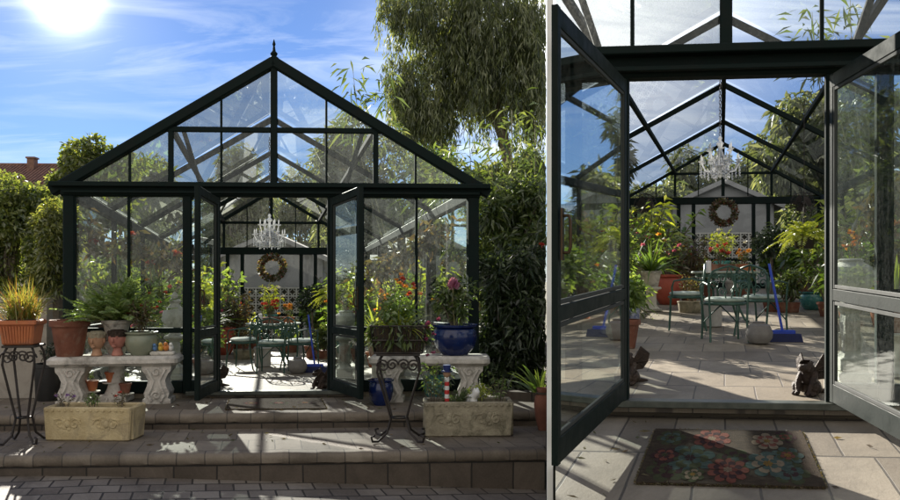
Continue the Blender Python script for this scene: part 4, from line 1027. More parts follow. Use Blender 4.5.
# wrought iron stands
def iron_stand(P, rz, W, D_, H, label, rot=0):
    t_ = thing('iron_stand', label, 'plant stand', P, rz)
    for sx in (-1, 1):
        for sy in (-1, 1):
            mb = MB(); x, y = sx * W / 2, sy * D_ / 2
            mb.tube([(x * .75, y * .75, H), (x * .95, y * .9, H - .06), (x * 1.0, y, H - .16), (x * .7, y * .7, H * .55), (x * .38, y * .4, H * .26), (x * .55, y * .6, .08), (x * .95, y * 1.0, .012), (x * 1.2, y * 1.25, .02), (x * 1.25, y * 1.3, .06), (x * 1.1, y * 1.15, .07)], .011, 7)
            mb.build('leg', M_iron, t_)
    mb = MB()
    for sx in (-1, 1):
        mb = MB(); mb.tube(spiral(sx * W * .36, H - .10, .06, 1.6, sx, -D_ / 2), .008, 6); mb.build('scroll', M_iron, t_)
        mb = MB(); mb.tube(spiral(sx * W * .14, H - .09, .055, 1.6, -sx, -D_ / 2), .008, 6); mb.build('scroll', M_iron, t_)
    mb = MB(); mb.tube([(W * .2 * math.cos(a), D_ * .2 * math.sin(a), H * .26) for a in np.linspace(0, 6.283, 17)], .009, 6)
    mb.build('ring', M_iron, t_)
    mb = MB(); z = H
    for a, b in (((-1, -1), (1, -1)), ((1, -1), (1, 1)), ((1, 1), (-1, 1)), ((-1, 1), (-1, -1))): mb.bar((a[0] * W / 2, a[1] * D_ / 2, z), (b[0] * W / 2, b[1] * D_ / 2, z), .014, .02)
    for k in range(5): mb.bar((-W / 2 + W * (k + .5) / 5, -D_ / 2, z), (-W / 2 + W * (k + .5) / 5, D_ / 2, z), .01, .012)
    mb.build('tray', M_iron, t_)
    return t_
def planter_box(P, rz, W, D_, H, mat, label, ribs):
    t_ = thing('planter', label, 'planter', P, rz)
    mb = MB(); mb.box((0, 0, H / 2), (W, D_, H), taper=.84, bev=.01); mb.box((0, 0, H - .02), (W + .03, D_ + .03, .045), bev=.01)
    if ribs:
        for k in range(11): x = -W * .42 + k * W * .084; mb.tube([(x * .86, -D_ * .42 - .004, .02), (x, -D_ / 2 - .004, H - .05)], .011, 5)
    mb.build('box', mat, t_); mb = MB(); mb.box((0, 0, H + .004), (W - .05, D_ - .05, .012)); mb.build('soil', M_soil, t_); return t_
P1 = LF.ground(15, 446, -.22); s1_ = ppm(P1); HS = 99 / s1_
iron_stand(P1 + Vector((0, .15, 0)), rzL + .08, .27, .26, HS, 'rusty wrought iron plant stand at the far left edge holding an orange planter')
t_ = planter_box(P1 + Vector((-.02, .15, HS + .012)), rzL + .08, .31, .26, .22, M_terra_o, 'ribbed orange terracotta planter of golden grass on the far left stand', True)
foliage(t_, 'grass', .22, .50, L_grass, 520); foliage(t_, 'bush', .15, .26, L_soft, 200)
P2 = LF.ground(398, 443, -.22); s2_ = ppm(P2); HS2 = 88 / s2_
iron_stand(P2 + Vector((0, .15, 0)), rzL - .05, .38, .30, HS2, 'black wrought iron stand with curled feet in front of the right stone bench')
t_ = thing('wire_basket', 'black wire basket brimming with orange flowers on the right iron stand', 'basket', P2 + Vector((0, .15, HS2 + .012)), rzL - .05)
W_, D__, H_ = .50, .34, .25
mb = MB()
for z, k in ((.005, .86), (.12, .93), (H_, 1.)):
    for a, b in (((-1, -1), (1, -1)), ((1, -1), (1, 1)), ((1, 1), (-1, 1)), ((-1, 1), (-1, -1))): mb.tube([(a[0] * W_ / 2 * k, a[1] * D__ / 2 * k, z), (b[0] * W_ / 2 * k, b[1] * D__ / 2 * k, z)], .009, 5)
for k in range(13):
    x = -W_ / 2 + W_ * k / 12
    for sy in (-1, 1): mb.tube([(x * .86, sy * D__ * .43, 0), (x, sy * D__ / 2, H_)], .005, 5)
for k in range(8):
    y = -D__ / 2 + D__ * k / 7
    for sx in (-1, 1): mb.tube([(sx * W_ * .43, y * .86, 0), (sx * W_ / 2, y, H_)], .005, 5)
mb.build('wirework', M_iron, t_)
mb = MB(); mb.box((0, 0, H_ * .46), (W_ * .9, D__ * .9, H_ * .9), taper=.88); mb.build('liner', M_soil, t_)
foliage(t_, 'bush', H_ - .12, .46, L_soft, 460); foliage(t_, 'leggy', H_ - .06, .42, L_soft, 200); foliage(t_, 'spiky', H_ - .04, .34, L_fern, 90)
lv = LV(); th = rng.random(240) * 6.283; c0 = np.stack([np.cos(th) * W_ * .5, np.sin(th) * D__ * .5, H_ + .04 - .2 * rng.random(240)], 1); lv.leaves(c0, np.stack([np.cos(th) * .5, np.sin(th) * .5, -.7 + 0 * th], 1) + rng.normal(size=(240, 3)) * .4, .09, .03, .2); lv.build('trailing_leaves', L_mid, t_)
flower_heads(t_, [(-.05 + rng.normal() * .10, rng.normal() * .08, H_ + .27 + .2 * rng.random()) for _ in range(6)], .03, M_orp)
flower_heads(t_, [(.08 + rng.normal() * .07, rng.normal() * .08, H_ + .25 + .18 * rng.random()) for _ in range(4)], .034, M_redp)
flower_heads(t_, [(.28 + rng.normal() * .04, -.06 + rng.normal() * .05, .16 + rng.normal() * .09) for _ in range(12)], .028, M_purp2)
# right bench, blue pots
PR = LF.ground(430, 401, -.06)
bench(PR, rzL - .08, 1.34, .42, .52, 'weathered stone bench on the right carrying a large cobalt blue pot')
potted('black_tub', 'black plastic tub with a small dark plant by the wall left of the left bench', LF.ground(50, 400, -.06), rzL, 'tub', .17, .42, M_black, 'bush', .3, L_deep, 200, cat='tub')
PBl = onb(455, .02, .52, PR, rzL - .08)
t_ = potted('glazed_pot', 'large glossy cobalt blue pot with a pink rose on the right stone bench', PBl, 0, 'belly', .25, .345, M_blue, 'bush', .55, L_mid, 620, cat='pot')
foliage(t_, 'leggy', .33, .55, L_green, 200)
mb = MB(); mb.tube([(.0, -.05, .3), (-.03, -.10, .6), (-.02, -.12, .76)], .007, 6); mb.build('rose_stem', M_bamboo, t_)
lv = LV()
for k in range(5):
    n = 9; a = rng.random(n) * 6.283; e = .2 + k * .28; lv.leaves(np.tile([-.02, -.12, .76 + .006 * k], (n, 1)), np.stack([np.cos(a) * math.cos(e), np.sin(a) * math.cos(e), np.full(n, math.sin(e))], 1), .085, .075, -.15)
lv.build('rose', M_pale, t_)
P3 = LF.ground(381, 405, -.06)
potted('glazed_pot', 'smaller blue glazed pot standing on the landing by the right door leaf', P3, 0, 'belly', .135, .28, M_blue, 'leggy', .2, L_mid, 60, cat='pot')
potted('glazed_pot', 'dull teal pot with trailing leaves under the right stone bench', LF.ground(436, 399, -.06), 0, 'belly', .15, .26, M_teal, 'leggy', .25, L_mid, 200, cat='pot')
# right trough
PT2 = LF.ground(468, 437, -.22) + Vector((0, .17, 0))
trough(PT2, rzL - .02, .86, .34, .33, M_trough, 'grey mossy stone trough with carved front on the lower step at the right')
for dx, kd, s_, mt_, lb in ((-.33, 'leggy', .4, L_mid, 'dark twiggy plant at the left end of the grey trough'), (-.1, 'feather', .3, L_mid, 'feathery green plant beside the striped stake in the grey trough'), (.12, 'bush', .24, L_fern, 'variegated cream plant in the middle of the grey trough'), (.3, 'leggy', .3, L_soft, 'thin pale plant at the right end of the grey trough')):
    t_ = thing('trough_plant', lb, 'plant', PT2 + Vector((dx, 0, .28)), rzL); foliage(t_, kd, 0, s_, mt_, 220)
t_ = thing('striped_stake', 'red and white striped figure stake with a navy hat in the grey trough', 'ornament', PT2 + Vector((-.20, -.06, .27)), rzL)
for k in range(7): mb = MB(); mb.lathe([(.022, .04 * k), (.024, .04 * k + .02), (.022, .04 * k + .04)], 10); mb.build('stripe', M_stripe_r if k % 2 else M_wp, t_)
mb = MB(); mb.ell((0, 0, .315), .036, 12, 8); mb.build('head', M_skin1, t_)
mb = MB(); mb.lathe([(.055, .335), (.055, .345), (.033, .347), (.038, .40), (.002, .402)], 14); mb.build('hat', M_navy, t_)
skin_thing('white_figurine', 'small white animal figurine among the plants of the grey trough', 'ornament', PT2 + Vector((.05, -.08, .27)), .6,
    [(0, .05, .07), (0, 0, .09), (0, -.05, .13), (0, -.09, .15), (.03, .06, 0), (-.03, .06, 0), (.03, -.03, 0), (-.03, -.03, 0), (.02, -.05, .19), (-.02, -.05, .19)],
    [(0, 1), (1, 2), (2, 3), (0, 4), (0, 5), (1, 6), (1, 7), (2, 8), (2, 9)], [.045, .04, .032, .018, .014, .014, .014, .014, .010, .010], M_wp)
# brown jar and strap plant at the right edge
potted('clay_pot', 'brown clay jar at the right edge of the left garden below the dark shrubs', LF.ground(543, 430, -.22), 0, 'jar', .09, .42, M_terra, None, 0, None, cat='pot')
slab('kerb', LF, [(2.62, -.25), (4.2, -.75), (4.2, -.62), (2.62, -.12)], .03, M_riser, gL, .2)
mb = MB()
# ------------------------------------------------------------------ mats
def mat_flowers(mb, fr, w0, motifs):
    lay = 0
    for (u, r, rad, cols, npet) in motifs:
        for ring, (k, ci) in enumerate(zip((1., .72, .46, .22), cols)):
            lay += 1; z = w0 + .0005 * (ring + 1) + .00006 * lay; mb.cur = ci; m_ = npet - ring if ring < 3 else 6
            for j in range(m_):
                a = 6.283 * (j + ring * .5) / m_ + u * 3; wd = 3.3 / m_
                pts = [(0, 0)] + [(rad * k * q * math.cos(a + e * wd), rad * k * q * math.sin(a + e * wd)) for q, e in ((.45, -.75), (.82, -.8), (.97, -.4), (1., 0), (.97, .4), (.82, .8), (.45, .75))]
                mb.add([fr.P(u + x, r + y, z + .0002 * (j % 2)) for x, y in pts], [tuple(range(8))])
    mb.cur = 0
def rug(name, fr, u0, u1, r0, r1, w_, mats, motifs, label):
    mb = MB(); z = w_ + .014
    pl = [fr.P(u0, r0, z), fr.P(u1, r0, z), fr.P(u1, r1, z), fr.P(u0, r1, z)]
    mb.add(pl + [p - Zu * .0135 for p in pl], [(0, 1, 2, 3), (0, 4, 5, 1), (1, 5, 6, 2), (2, 6, 7, 3), (3, 7, 4, 0)])
    if motifs: mat_flowers(mb, fr, z, motifs)
    o = tag(mb.build(name, mats, smooth=0), label, 'doormat')
    lv = LV(); n = 1500; q = rng.random(n); sd = rng.integers(0, 4, n)
    uu = np.where(sd < 2, u0 + (u1 - u0) * q, np.where(sd == 2, u0, u1)); rr = np.where(sd >= 2, r0 + (r1 - r0) * q, np.where(sd == 0, r0, r1))
    Pp = np.array([tuple(fr.P(a, b, z - .004 - .008 * random.random())) for a, b in zip(uu, rr)])
    od = np.array([tuple(fr.U * {2: -1, 3: 1}.get(k, 0) + fr.V * {0: -1, 1: 1}.get(k, 0)) for k in sd.tolist()])
    lv.leaves(Pp, od + rng.normal(size=(n, 3)) * .5 + [0, 0, .25], .010 + .012 * rng.random(n), .004, .1); lv.build('fibres', L_dry, o)
    return o
def rugmat(name, c1, c2): return pmat(name, c1, c2, .95, scale=28, bump=.8, bscale=160, spec=.1)
RG = [rugmat('coir_brown', (.035, .027, .02), (.075, .058, .042)), rugmat('coir_teal', (.035, .06, .055), (.085, .12, .105)), rugmat('coir_coral', (.12, .04, .03), (.2, .08, .06)),
      rugmat('coir_cream', (.16, .13, .09), (.25, .2, .14)), rugmat('coir_ochre', (.17, .10, .025), (.24, .15, .04)), rugmat('coir_umber', (.035, .02, .022), (.065, .036, .036)), rugmat('coir_olive', (.04, .045, .025), (.07, .08, .04))]
uL = lambda x, y: RF.ur(RF.ground(x, y, -.1))
ra, rb = uL(726, 487)[1], uL(726, 432)[1]
mo = []
for (x, y, rad, cols, npet) in ((655, 478, .11, (6, 5, 6, 5), 6), (664, 440, .085, (6, 1, 6, 5), 6), (800, 478, .10, (6, 1, 5, 1), 6), (735, 462, .10, (6, 5, 6, 1), 7), (792, 440, .07, (5, 6, 2, 6), 6),
        (712, 441, .11, (2, 5, 2, 3), 8), (690, 461, .135, (1, 6, 1, 5), 7), (767, 444, .09, (3, 2, 3, 4), 7), (768, 467, .115, (1, 3, 1, 4), 7), (728, 481, .105, (2, 5, 2, 3), 9), (800, 459, .085, (1, 6, 2, 4), 7), (660, 458, .075, (5, 2, 5, 6), 6), (692, 484, .06, (6, 3, 6, 4), 6)):
    u_, r_, _ = uL(x, y); mo.append((u_, r_, rad, cols, npet))
# keep every motif inside the mat
mo = [(min(max(u, -.40 + c), .40 - c) if c < .38 else u, min(max(r, ra + c * 1.02), rb - c * 1.02), c, cc, n_) for u, r, c, cc, n_ in mo]
rug('doormat', RF, -.425, .445, ra, rb, -.10, RG, mo, 'dark doormat with big teal, coral and cream flowers in front of the right greenhouse')
ra2, rb2 = LF.ur(LF.ground(274, 410, -.06))[1], LF.ur(LF.ground(274, 399, -.06))[1]
rug('doormat', LF, -.50, .53, ra2, rb2, -.06, RG, [(-.25, (ra2 + rb2) / 2, .10, (5, 2, 6, 4), 9), (.05, (ra2 + rb2) / 2, .11, (6, 5, 2, 3), 9), (.33, (ra2 + rb2) / 2, .09, (5, 6, 2, 4), 9)], 'flat brown doormat on the landing of the left greenhouse')

# ------------------------------------------------------------------ sheds and lattice behind the back walls
def shed(fr, S, g):
    t_ = thing('shed', 'grey rendered shed with a dark gable roof behind the %s greenhouse' % S, 'shed', fr.P(0, 8.3, -.07), fr.rz)
    hw, e, pk, dp = 1.45, 2.35, 3.0, 2.6
    mb = MB(); mb.prism([(-hw, -.4), (hw, -.4), (hw, e), (0, pk), (-hw, e)], 0, dp); mb.build('wall', M_greywall, t_)
    mb = MB()
    for sx in (-1, 1): mb.prism([(0, pk + .02), (sx * (hw + .25), e - .10), (sx * (hw + .25), e + .0), (0, pk + .13)], -.22, dp + .2)
    mb.build('roof', M_shingle, t_)
    mb = MB()
    for sx in (-1, 1): mb.bar((0, -.23, pk + .06), (sx * (hw + .24), -.23, e - .05), .03, .13)
    mb.build('bargeboard', M_greywall, t_)
    t2 = thing('lattice_screen', 'pale openwork breeze block screen behind the back wall of the %s greenhouse' % S, 'screen', fr.P(0.03, 7.55, -.07), fr.rz)
    cw = .215; nx, nz = 8, 7; mb = MB(); x0 = -cw * nx / 2
    for i in range(nx + 1): mb.box((x0 + i * cw, 0, cw * nz / 2), (.035, .08, cw * nz))
    for j in range(nz + 1): mb.box((0, 0.001, j * cw), (cw * nx, .078, .035))
    for i in range(nx):
        for j in range(nz):
            cx_, cz_ = x0 + (i + .5) * cw, (j + .5) * cw
            for sx in (-1, 1):
                for sz in (-1, 1): mb.tube([(cx_ + sx * cw * .5 + cw * .42 * math.cos(a), 0, cz_ + sz * cw * .5 + cw * .42 * math.sin(a)) for a in np.linspace({(1, 1): 3.1416, (-1, 1): 4.712, (-1, -1): 0, (1, -1): 1.571}[(sx, sz)], {(1, 1): 4.712, (-1, 1): 6.283, (-1, -1): 1.571, (1, -1): 3.1416}[(sx, sz)], 6)], .017, 4)
    mb.build('blockwork', M_latt, t2)
    mb = MB(); mb.box((0, .06, cw * nz / 2), (cw * nx - .02, .02, cw * nz - .02)); mb.build('backing', M_garden, t2)
shed(LF, 'left', gL); shed(RF, 'right', gR)

# ------------------------------------------------------------------ trees, hedges, far house
def at(x, y, Y): return Vector(((x - CX) / F * Y, Y, ZC + (CY - y) / F * Y))
def tree(name, label, cat, base, blobs, n, ll, lw, mat, clip, group=None, trunk=.14, dr=.25, lean=None, shell=.35, jit=.8, limbs=9):
    """base: foot of the trunk; blobs: world-space crown clumps"""
    t_ = thing(name, label, cat, base, 0, group); B = np.array(base)
    bl = []
    for c, r in blobs: bl += subblobs(np.array(c) - B, r, 9, .40)
    P, u = blob_pts(bl, n, shell)
    lv = LV(); lv.leaves(P, u * .6 + rng.normal(size=P.shape) * jit + [0, 0, -dr], ll * (.4 + 1.1 * rng.random(n)), lw * (.7 + .6 * rng.random(n)), .2)
    lv.build('crown', mat, t_, None, (lambda X: clip(X + B)) if clip else None)
    mb = MB(); cs = np.array([c for c, r in blobs]) - B; ctr = cs.mean(0); top = cs[np.argmax(cs[:, 2])]
    fork = ctr * np.array([.6, .6, .62])
    mb.tube([(0, 0, -.1), tuple(fork * [.4, .4, .5]), tuple(fork), tuple(ctr * .5 + top * .5)], [trunk * 1.25, trunk, trunk * .75, trunk * .3], 8)
    for c, r in bl[:limbs * 2]:
        q = np.array(c); mb.tube([tuple(fork * (.7 + .3 * rng.random())), tuple((fork + q) / 2 + rng.normal(size=3) * .1), tuple(q)], [trunk * .4, trunk * .22, trunk * .07], 5)
    mb.build('trunk', M_bark, t_)
    return t_
px = lambda d_, Y: d_ / F * Y
def B_(x, y, Y, rx, ry, rd=None): return (tuple(at(x, y, Y)), (px(rx, Y), rd or px(rx, Y), px(ry, Y)))
def foot(fr, x, Y):
    """spot on that garden's soil below pixel column x at distance Y"""
    p = at(x, 300, Y); u, r, _ = fr.ur(p); return fr.P(u, r, -.075)
# left edge
tree('hedge', 'tall clipped green hedge at the far left behind the beige wall', 'hedge', foot(LF, 5, 13.2), [B_(8, 222, 13.2, 42, 54, .8), B_(-30, 216, 13.2, 40, 58, .8), B_(30, 200, 13.2, 20, 24, .8), B_(12, 285, 13.2, 48, 44, .8), B_(45, 260, 13.2, 24, 44, .6)], 24000, .085, .045, L_hedge, left_clip, limbs=6, shell=.5)
tree('conifer', 'yellow tipped conifer between the hedge and the left corner post', 'conifer', foot(LF, 55, 12.2), [B_(54, 220, 12.2, 26, 34, .5), B_(66, 235, 12.2, 18, 34, .4), B_(60, 262, 12.2, 24, 34, .5), B_(48, 290, 12.2, 24, 26, .5)], 14000, .09, .03, L_thuja, left_clip, limbs=6)
tree('round_tree', 'rounded bright green tree beyond the hedge at the left', 'tree', foot(LF, 95, 22), [B_(93, 163, 22, 38, 32), B_(70, 178, 22, 24, 28), B_(118, 162, 22, 20, 24), B_(90, 210, 22, 44, 38)], 12000, .15, .085, L_hedge, left_clip)
# rendered wall at the left
mb = MB(); a_, b_ = LF.P(-2.62, .12, -.08), LF.P(-7, .12, -.08)
mb.bar(a_ + Zu * .57, b_ + Zu * .57, .16, 1.14); mb.bar(a_ + Zu * 1.165, b_ + Zu * 1.165, .20, .045)
tag(mb.build('garden_wall', M_wall), 'low beige rendered garden wall left of the left greenhouse', 'wall')
# far house
PH = foot(LF, 10, 46); t_ = thing('tiled_house', 'far house with red clay tiled roof and chimney above the left hedge', 'house', PH, .05)
yR = at(10, 158, 46).z - PH.z; yE = at(10, 184, 46).z - PH.z
mb = MB(); mb.box((0, 3.0, yE / 2), (6.2, 6, yE)); mb.build('wall', M_cream, t_)
mb = MB(); hw = 3.4; e = yE - .1
mb.add([(-hw, -.3, e), (hw, -.3, e), (hw, 6.3, e), (-hw, 6.3, e), (-hw * .75, 3, yR), (hw * .66, 3, yR)], [(0, 1, 5, 4), (1, 2, 5), (2, 3, 4, 5), (3, 0, 4), (3, 2, 1, 0)])
for k in range(34):
    f = k / 33; x0 = -hw + 2 * hw * f; x1 = max(-hw * .75, min(hw * .66, x0)); q = 1.
    if x0 > hw * .66: q = (hw - x0) / (hw - hw * .66)
    if x0 < -hw * .75: q = (x0 + hw) / (hw - hw * .75)
    mb.tube([(x0, -.32, e + .03), (x0, -.3 + 3.3 * q, e + (yR - e) * q + .03)], .06, 5)
mb.tube([(-hw * .75, 3, yR + .04), (hw * .66, 3, yR + .04)], .10, 6)
rf_ = mb.build('roof', M_tile, t_)
mb = MB(); mb.box((.15, 2.4, yR - .2), (.42, .5, 1.1)); mb.box((.15, 2.4, yR + .36), (.54, .62, .10)); mb.build('chimney', M_tile, rf_)
# big drooping tree at the right of the left garden
YW = 36
TB = foot(LF, 520, YW); tb = thing('weeping_tree', 'large weeping tree with long hanging leaves above the right of the left greenhouse', 'tree', TB); B = np.array(TB)
wb = [B_(440, 5, YW, 52, 30), B_(495, 15, YW, 52, 40), B_(532, 36, YW, 30, 48), B_(468, 55, YW, 40, 36), B_(425, 80, YW, 32, 32), B_(405, 106, YW, 22, 26), B_(432, 112, YW, 28, 24), B_(398, 70, YW, 16, 20), B_(520, 82, YW, 34, 28), B_(540, 100, YW, 22, 30), B_(480, 84, YW, 30, 22), B_(392, 0, YW, 16, 16)]
P, u = blob_pts([(tuple(np.array(c) - B), r) for c, r in wb], 2500, .45)
lv = LV(); allP = []; allD = []
for p in P:
    Ls = .3 + 2.1 * rng.random() ** 1.5; n = int(14 + Ls * 9); q = rng.random(n)[:, None]
    sway = rng.normal(size=2) * .14
    allP.append(p + q * np.array([sway[0], sway[1], -1.]) * Ls + rng.normal(size=(n, 3)) * .085); allD.append(rng.normal(size=(n, 3)) * [.40, .40, .25] + [0, 0, -1])
for nm, mt_, sel in (('crown', L_willow, lambda i: i % 3 != 0), ('sunlit_strands', L_sunlit, lambda i: i % 3 == 0)):  # every third strand of leaves takes the sunlit colour
    lv = LV(); Pq = np.concatenate([p for i, p in enumerate(allP) if sel(i)]); Dq = np.concatenate([p for i, p in enumerate(allD) if sel(i)])
    lv.leaves(Pq, Dq, .36 * (.45 + .95 * rng.random(len(Pq))), .055, .1); lv.build(nm, mt_, tb, None, lambda X: left_clip(X + B))
mb = MB(); tp = np.array(at(490, 30, YW)) - B
mb.tube([(0, 0, -.2), (-.1, 0, 3.), (-.3, 0, 6.), tuple(tp * .75), tuple(tp)], [.42, .36, .30, .2, .1], 9)
for c, r in wb:
    q = np.array(c) - B; mb.tube([tuple(tp * (.55 + .3 * rng.random())), tuple((tp * .7 + q) / 2 + [0, 0, .4]), tuple(q)], [.11, .07, .025], 6)
mb.build('trunk', M_bark, tb)
# bamboo: canes with leaf tufts
def bamboo(label, specs, base, clip, ll=.2, mat=L_bamboo, Y=13, group=None, nleaf=90):
    t_ = thing('bamboo', label, 'bamboo', base, 0, group); B = np.array(base); lv = LV(); mb = MB()
    for (x0, y0, x1, y1, bend, first) in specs:
        Yk = Y + rng.normal() * .4; a = np.array(at(x0, y0, Yk)) - B; b = np.array(at(x1, y1, Yk)) - B; m_ = (a + b) / 2 + np.array([bend, 0, .0])
        q = np.linspace(0, 1, 9)[:, None]; pts = (1 - q) ** 2 * a + 2 * q * (1 - q) * m_ + q ** 2 * b
        mb.tube([tuple(p) for p in pts], list(np.linspace(.022, .005, 9)), 6)
        n = nleaf; tq = first + (1 - first) * rng.random(n)[:, None]; P = (1 - tq) ** 2 * a + 2 * tq * (1 - tq) * m_ + tq ** 2 * b
        tw = rng.normal(size=(n, 3)) * [.22, .22, .12]; P = P + tw
        lv.leaves(P, tw * 2.2 + rng.normal(size=(n, 3)) * .5 + [0, 0, -.25], ll * (.5 + .9 * rng.random(n)), ll * .16, .25)
    mb.build('canes', M_bamboo, t_); lv.build('leaves', mat, t_, None, lambda X: clip(X + B)); return t_
bamboo('tall yellow green bamboo canes beside the right corner of the left greenhouse', [(500, 380, 512, 110, .1, .45), (520, 380, 535, 120, .15, .4), (488, 380, 470, 150, -.1, .5), (510, 380, 492, 170, -.05, .45), (535, 380, 541, 160, .1, .4), (470, 380, 455, 170, -.1, .6), (528, 380, 520, 200, .0, .4), (495, 380, 482, 205, .0, .4), (505, 380, 528, 180, .1, .4), (475, 380, 440, 155, -.1, .62)], LF.P(2.75, 1.8, -.075), left_clip, .27, Y=13, nleaf=250)
bamboo('thin bamboo shoots leaning over the right slope of the left greenhouse roof', [(420, 330, 352, 62, -.6, .72), (430, 330, 385, 62, -.5, .75), (415, 330, 350, 95, -.4, .8)], LF.P(1.9, 7.6, -.075), left_clip, .45, Y=21, nleaf=50, mat=L_bamboo)
tree('garden_tree', 'light green tree behind the bamboo at the right of the left greenhouse', 'tree', foot(LF, 520, 21), [B_(515, 170, 21, 34, 34), B_(540, 190, 21, 26, 44), B_(485, 185, 21, 26, 26), B_(515, 240, 21, 36, 40)], 9000, .26, .07, L_euc, left_clip, 'trees behind the left greenhouse', dr=.6)
# dark shrubs at the right of the left greenhouse
tree('dark_shrub', 'tall dark glossy shrub right of the left greenhouse', 'shrub', foot(LF, 520, 10.6), [B_(515, 285, 10.6, 36, 40, .5), B_(494, 285, 10.6, 18, 40, .4), B_(494, 330, 10.6, 20, 50, .4), B_(525, 285, 10.9, 40, 50, .4), B_(500, 380, 10.6, 26, 24, .4), B_(530, 300, 10.6, 48, 60, .5), B_(505, 350, 10.6, 38, 50, .5), B_(535, 370, 10.6, 46, 34, .5)], 15000, .13, .038, L_dark, left_clip, trunk=.07, dr=.5, limbs=10)
tree('leafy_shrub', 'olive green shrub rising behind the dark shrub at the right of the left garden', 'shrub', foot(LF, 515, 12.2), [B_(510, 215, 12.2, 34, 36, .7), B_(538, 200, 12.2, 30, 36, .7), B_(500, 255, 12.2, 30, 40, .7), B_(530, 250, 12.2, 34, 40, .7)], 6500, .15, .04, L_mid, left_clip, trunk=.07, dr=.4)
t_ = thing('strap_plant', 'pale strap leaved clump at the foot of the dark shrub', 'plant', LF.ground(540, 402, -.07), 0)
lv = LV(); n = 26; th = rng.random(n) * 6.283; e = .5 + rng.random(n) * .8; lv.blades(np.tile([0, 0, .05], (n, 1)), np.stack([np.cos(th) * np.cos(e), np.sin(th) * np.cos(e), np.sin(e)], 1), .62, .05, .35, 6); BB = np.array(LF.ground(540, 402, -.07)); lv.build('leaves', L_soft, t_, None, lambda X: left_clip(X + BB))
# trees behind the left greenhouse
for i, (x, y, Y, rx, ry, mt_, n, lb) in enumerate(((150, 185, 31, 36, 34, L_hedge, 9000, 'bright green tree seen through the left end of the left gable'), (232, 178, 36, 36, 40, L_euc, 11000, 'greyish tree behind the left greenhouse, left of its king post'), (300, 196, 40, 30, 34, L_euc, 9000, 'pale low tree straight behind the left greenhouse ridge'), (360, 165, 30, 44, 58, L_euc, 15000, 'grey green tree seen through the right half of the left gable'), (425, 195, 27, 36, 60, L_mid, 10000, 'dark leaved tree behind the right end of the left gable'))):
    tree('garden_tree', lb, 'tree', foot(LF, x, Y), [B_(x, y, Y, rx, ry), B_(x - rx * .5, y + ry * .8, Y, rx * .9, ry), B_(x + rx * .5, y + ry * .9, Y, rx * .9, ry), B_(x, y + ry * 2, Y, rx * 1.2, ry)], n, .32, .10, mt_, left_clip, 'trees behind the left greenhouse', dr=.5, jit=.7)
# shrubs along the side walls of the left greenhouse
for i, (u, r, h, mt_, lb) in enumerate(((-3.3, 3.0, 2.0, L_hedge, 'green shrub outside the left wall of the left greenhouse, near its front'), (-3.3, 5.4, 2.1, L_mid, 'dense shrub outside the left wall of the left greenhouse, near its back'))):
    b = LF.P(u, r, -.075); c = LF.P(u, r, h * .55)
    tree('side_shrub', lb, 'shrub', b, [((c.x, c.y, c.z), (.7, 1.1, h * .45)), ((c.x + .1, c.y + .8, c.z - .3), (.7, 1.1, h * .4)), ((c.x, c.y - .8, c.z - .2), (.65, 1.0, h * .4))], 3600, .15, .06, mt_, left_clip, 'shrubs beside the left greenhouse', trunk=.06)
# trees of the right garden
for i, (x, y, Y, rx, ry, mt_, n, dr_, lb) in enumerate(((852, 125, 26, 66, 62, L_euc, 26000, .9, 'big weeping grey green tree behind the right panes of the right greenhouse'), (900, 190, 22, 44, 70, L_euc, 11000, .8, 'grey green tree at the far right edge'), (702, 176, 42, 36, 38, L_euc, 12000, .5, 'pale tree behind the right greenhouse, left of its chandelier'), (754, 180, 40, 30, 44, L_euc, 11000, .5, 'pale tree behind the right greenhouse, right of its chandelier'), (650, 205, 33, 36, 40, L_euc, 11000, .5, 'grey green tree behind the left fan of the right greenhouse'), (596, 175, 27, 36, 70, L_euc, 14000, .5, 'tall tree seen through the left door leaf of the right greenhouse'), (790, 205, 33, 34, 40, L_euc, 10000, .5, 'leafy tree behind the right fan of the right greenhouse'))):
    tree('garden_tree', lb, 'tree', foot(RF, x, Y), [B_(x, y, Y, rx, ry), B_(x - rx * .45, y + ry * .8, Y, rx * .9, ry), B_(x + rx * .45, y + ry * .9, Y, rx * .9, ry), B_(x, y + ry * 1.7, Y, rx * 1.1, ry * .8)], n, .36, .11, mt_, right_clip, 'trees behind the right greenhouse', dr=dr_, jit=.65)
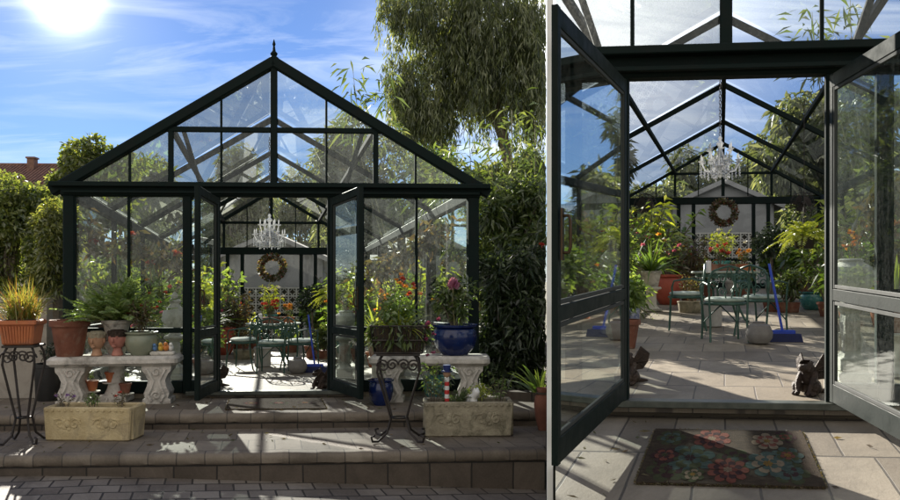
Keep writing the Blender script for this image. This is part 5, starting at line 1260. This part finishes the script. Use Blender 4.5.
for i, (u, r, h, mt_, lb) in enumerate(((3.1, 1.5, 1.9, L_mid, 'dense shrub outside the right wall of the right greenhouse, near its front'), (3.2, 3.4, 2.2, L_green, 'fresh green shrub outside the right wall of the right greenhouse, halfway back'), (3.2, 5.6, 2.3, L_mid, 'leafy shrub outside the right wall of the right greenhouse, near its back'), (-3.1, 6.2, 2.1, L_mid, 'leafy shrub outside the back left corner of the right greenhouse'))):
    b = RF.P(u, r, -.075); c = RF.P(u, r, h * .55)
    tree('side_shrub', lb, 'shrub', b, [((c.x, c.y, c.z), (.6, 1.3, h * .45)), ((c.x + .1, c.y + 1., c.z - .3), (.6, 1.2, h * .4)), ((c.x, c.y - 1., c.z - .2), (.6, 1.2, h * .4))], 3600, .14, .055, mt_, right_clip, 'shrubs beside the right greenhouse', trunk=.06)
bamboo('thin leafy bamboo shoots arching over the right slope of the right greenhouse roof', [(880, 330, 812, 12, -.5, .78), (900, 330, 850, -10, -.5, .75), (905, 330, 825, 35, -.4, .82)], RF.P(3.3, 2.6, -.075), right_clip, .40, Y=17, nleaf=80, mat=L_bamboo)

for fr, S, clip in ((LF, 'left', left_clip), (RF, 'right', right_clip)):
    for sgn, side in ((-1, 'left'), (1, 'right')):
        bl = []
        for k in range(5):
            c = fr.P(sgn * (2.2 + k * .95), 8.2 - .1 * k, .85 + .25 * random.random()); bl.append(((c.x, c.y, c.z), (.75, .7, 1.05)))
        tree('back_hedge', 'dense dark hedge behind the back wall, %s of the shed, %s greenhouse' % (side, S), 'hedge', fr.P(sgn * 4, 8.2, -.075), bl, 5200, .16, .07, L_euc, clip, trunk=.06, shell=.4, limbs=8)

# fallen leaves on the paving
for fr, S, clip, w_, u0, u1, r0, r1, n in ((LF, 'left', left_clip, -.06, -3, 2.9, rl + .04, -.05, 60), (LF, 'left', left_clip, -.22, -3.2, 2.9, r2 + .05, rl - .02, 70), (RF, 'right', right_clip, -.10, -.8, 1.4, -1.0, -.08, 40)):
    lv = LV(); uu = u0 + (u1 - u0) * rng.random(n); rr = r0 + (r1 - r0) * rng.random(n)
    Pp = np.array([tuple(fr.P(a, b, w_ + .006 + .004 * rng.random())) for a, b in zip(uu, rr)])
    a = rng.random(n) * 6.283; lv.leaves(Pp, np.stack([np.cos(a), np.sin(a), .15 * rng.random(n)], 1), .035 + .05 * rng.random(n), .016, 0)
    tag(lv.build('fallen_leaves', L_dry, None, None, clip), kind='stuff')
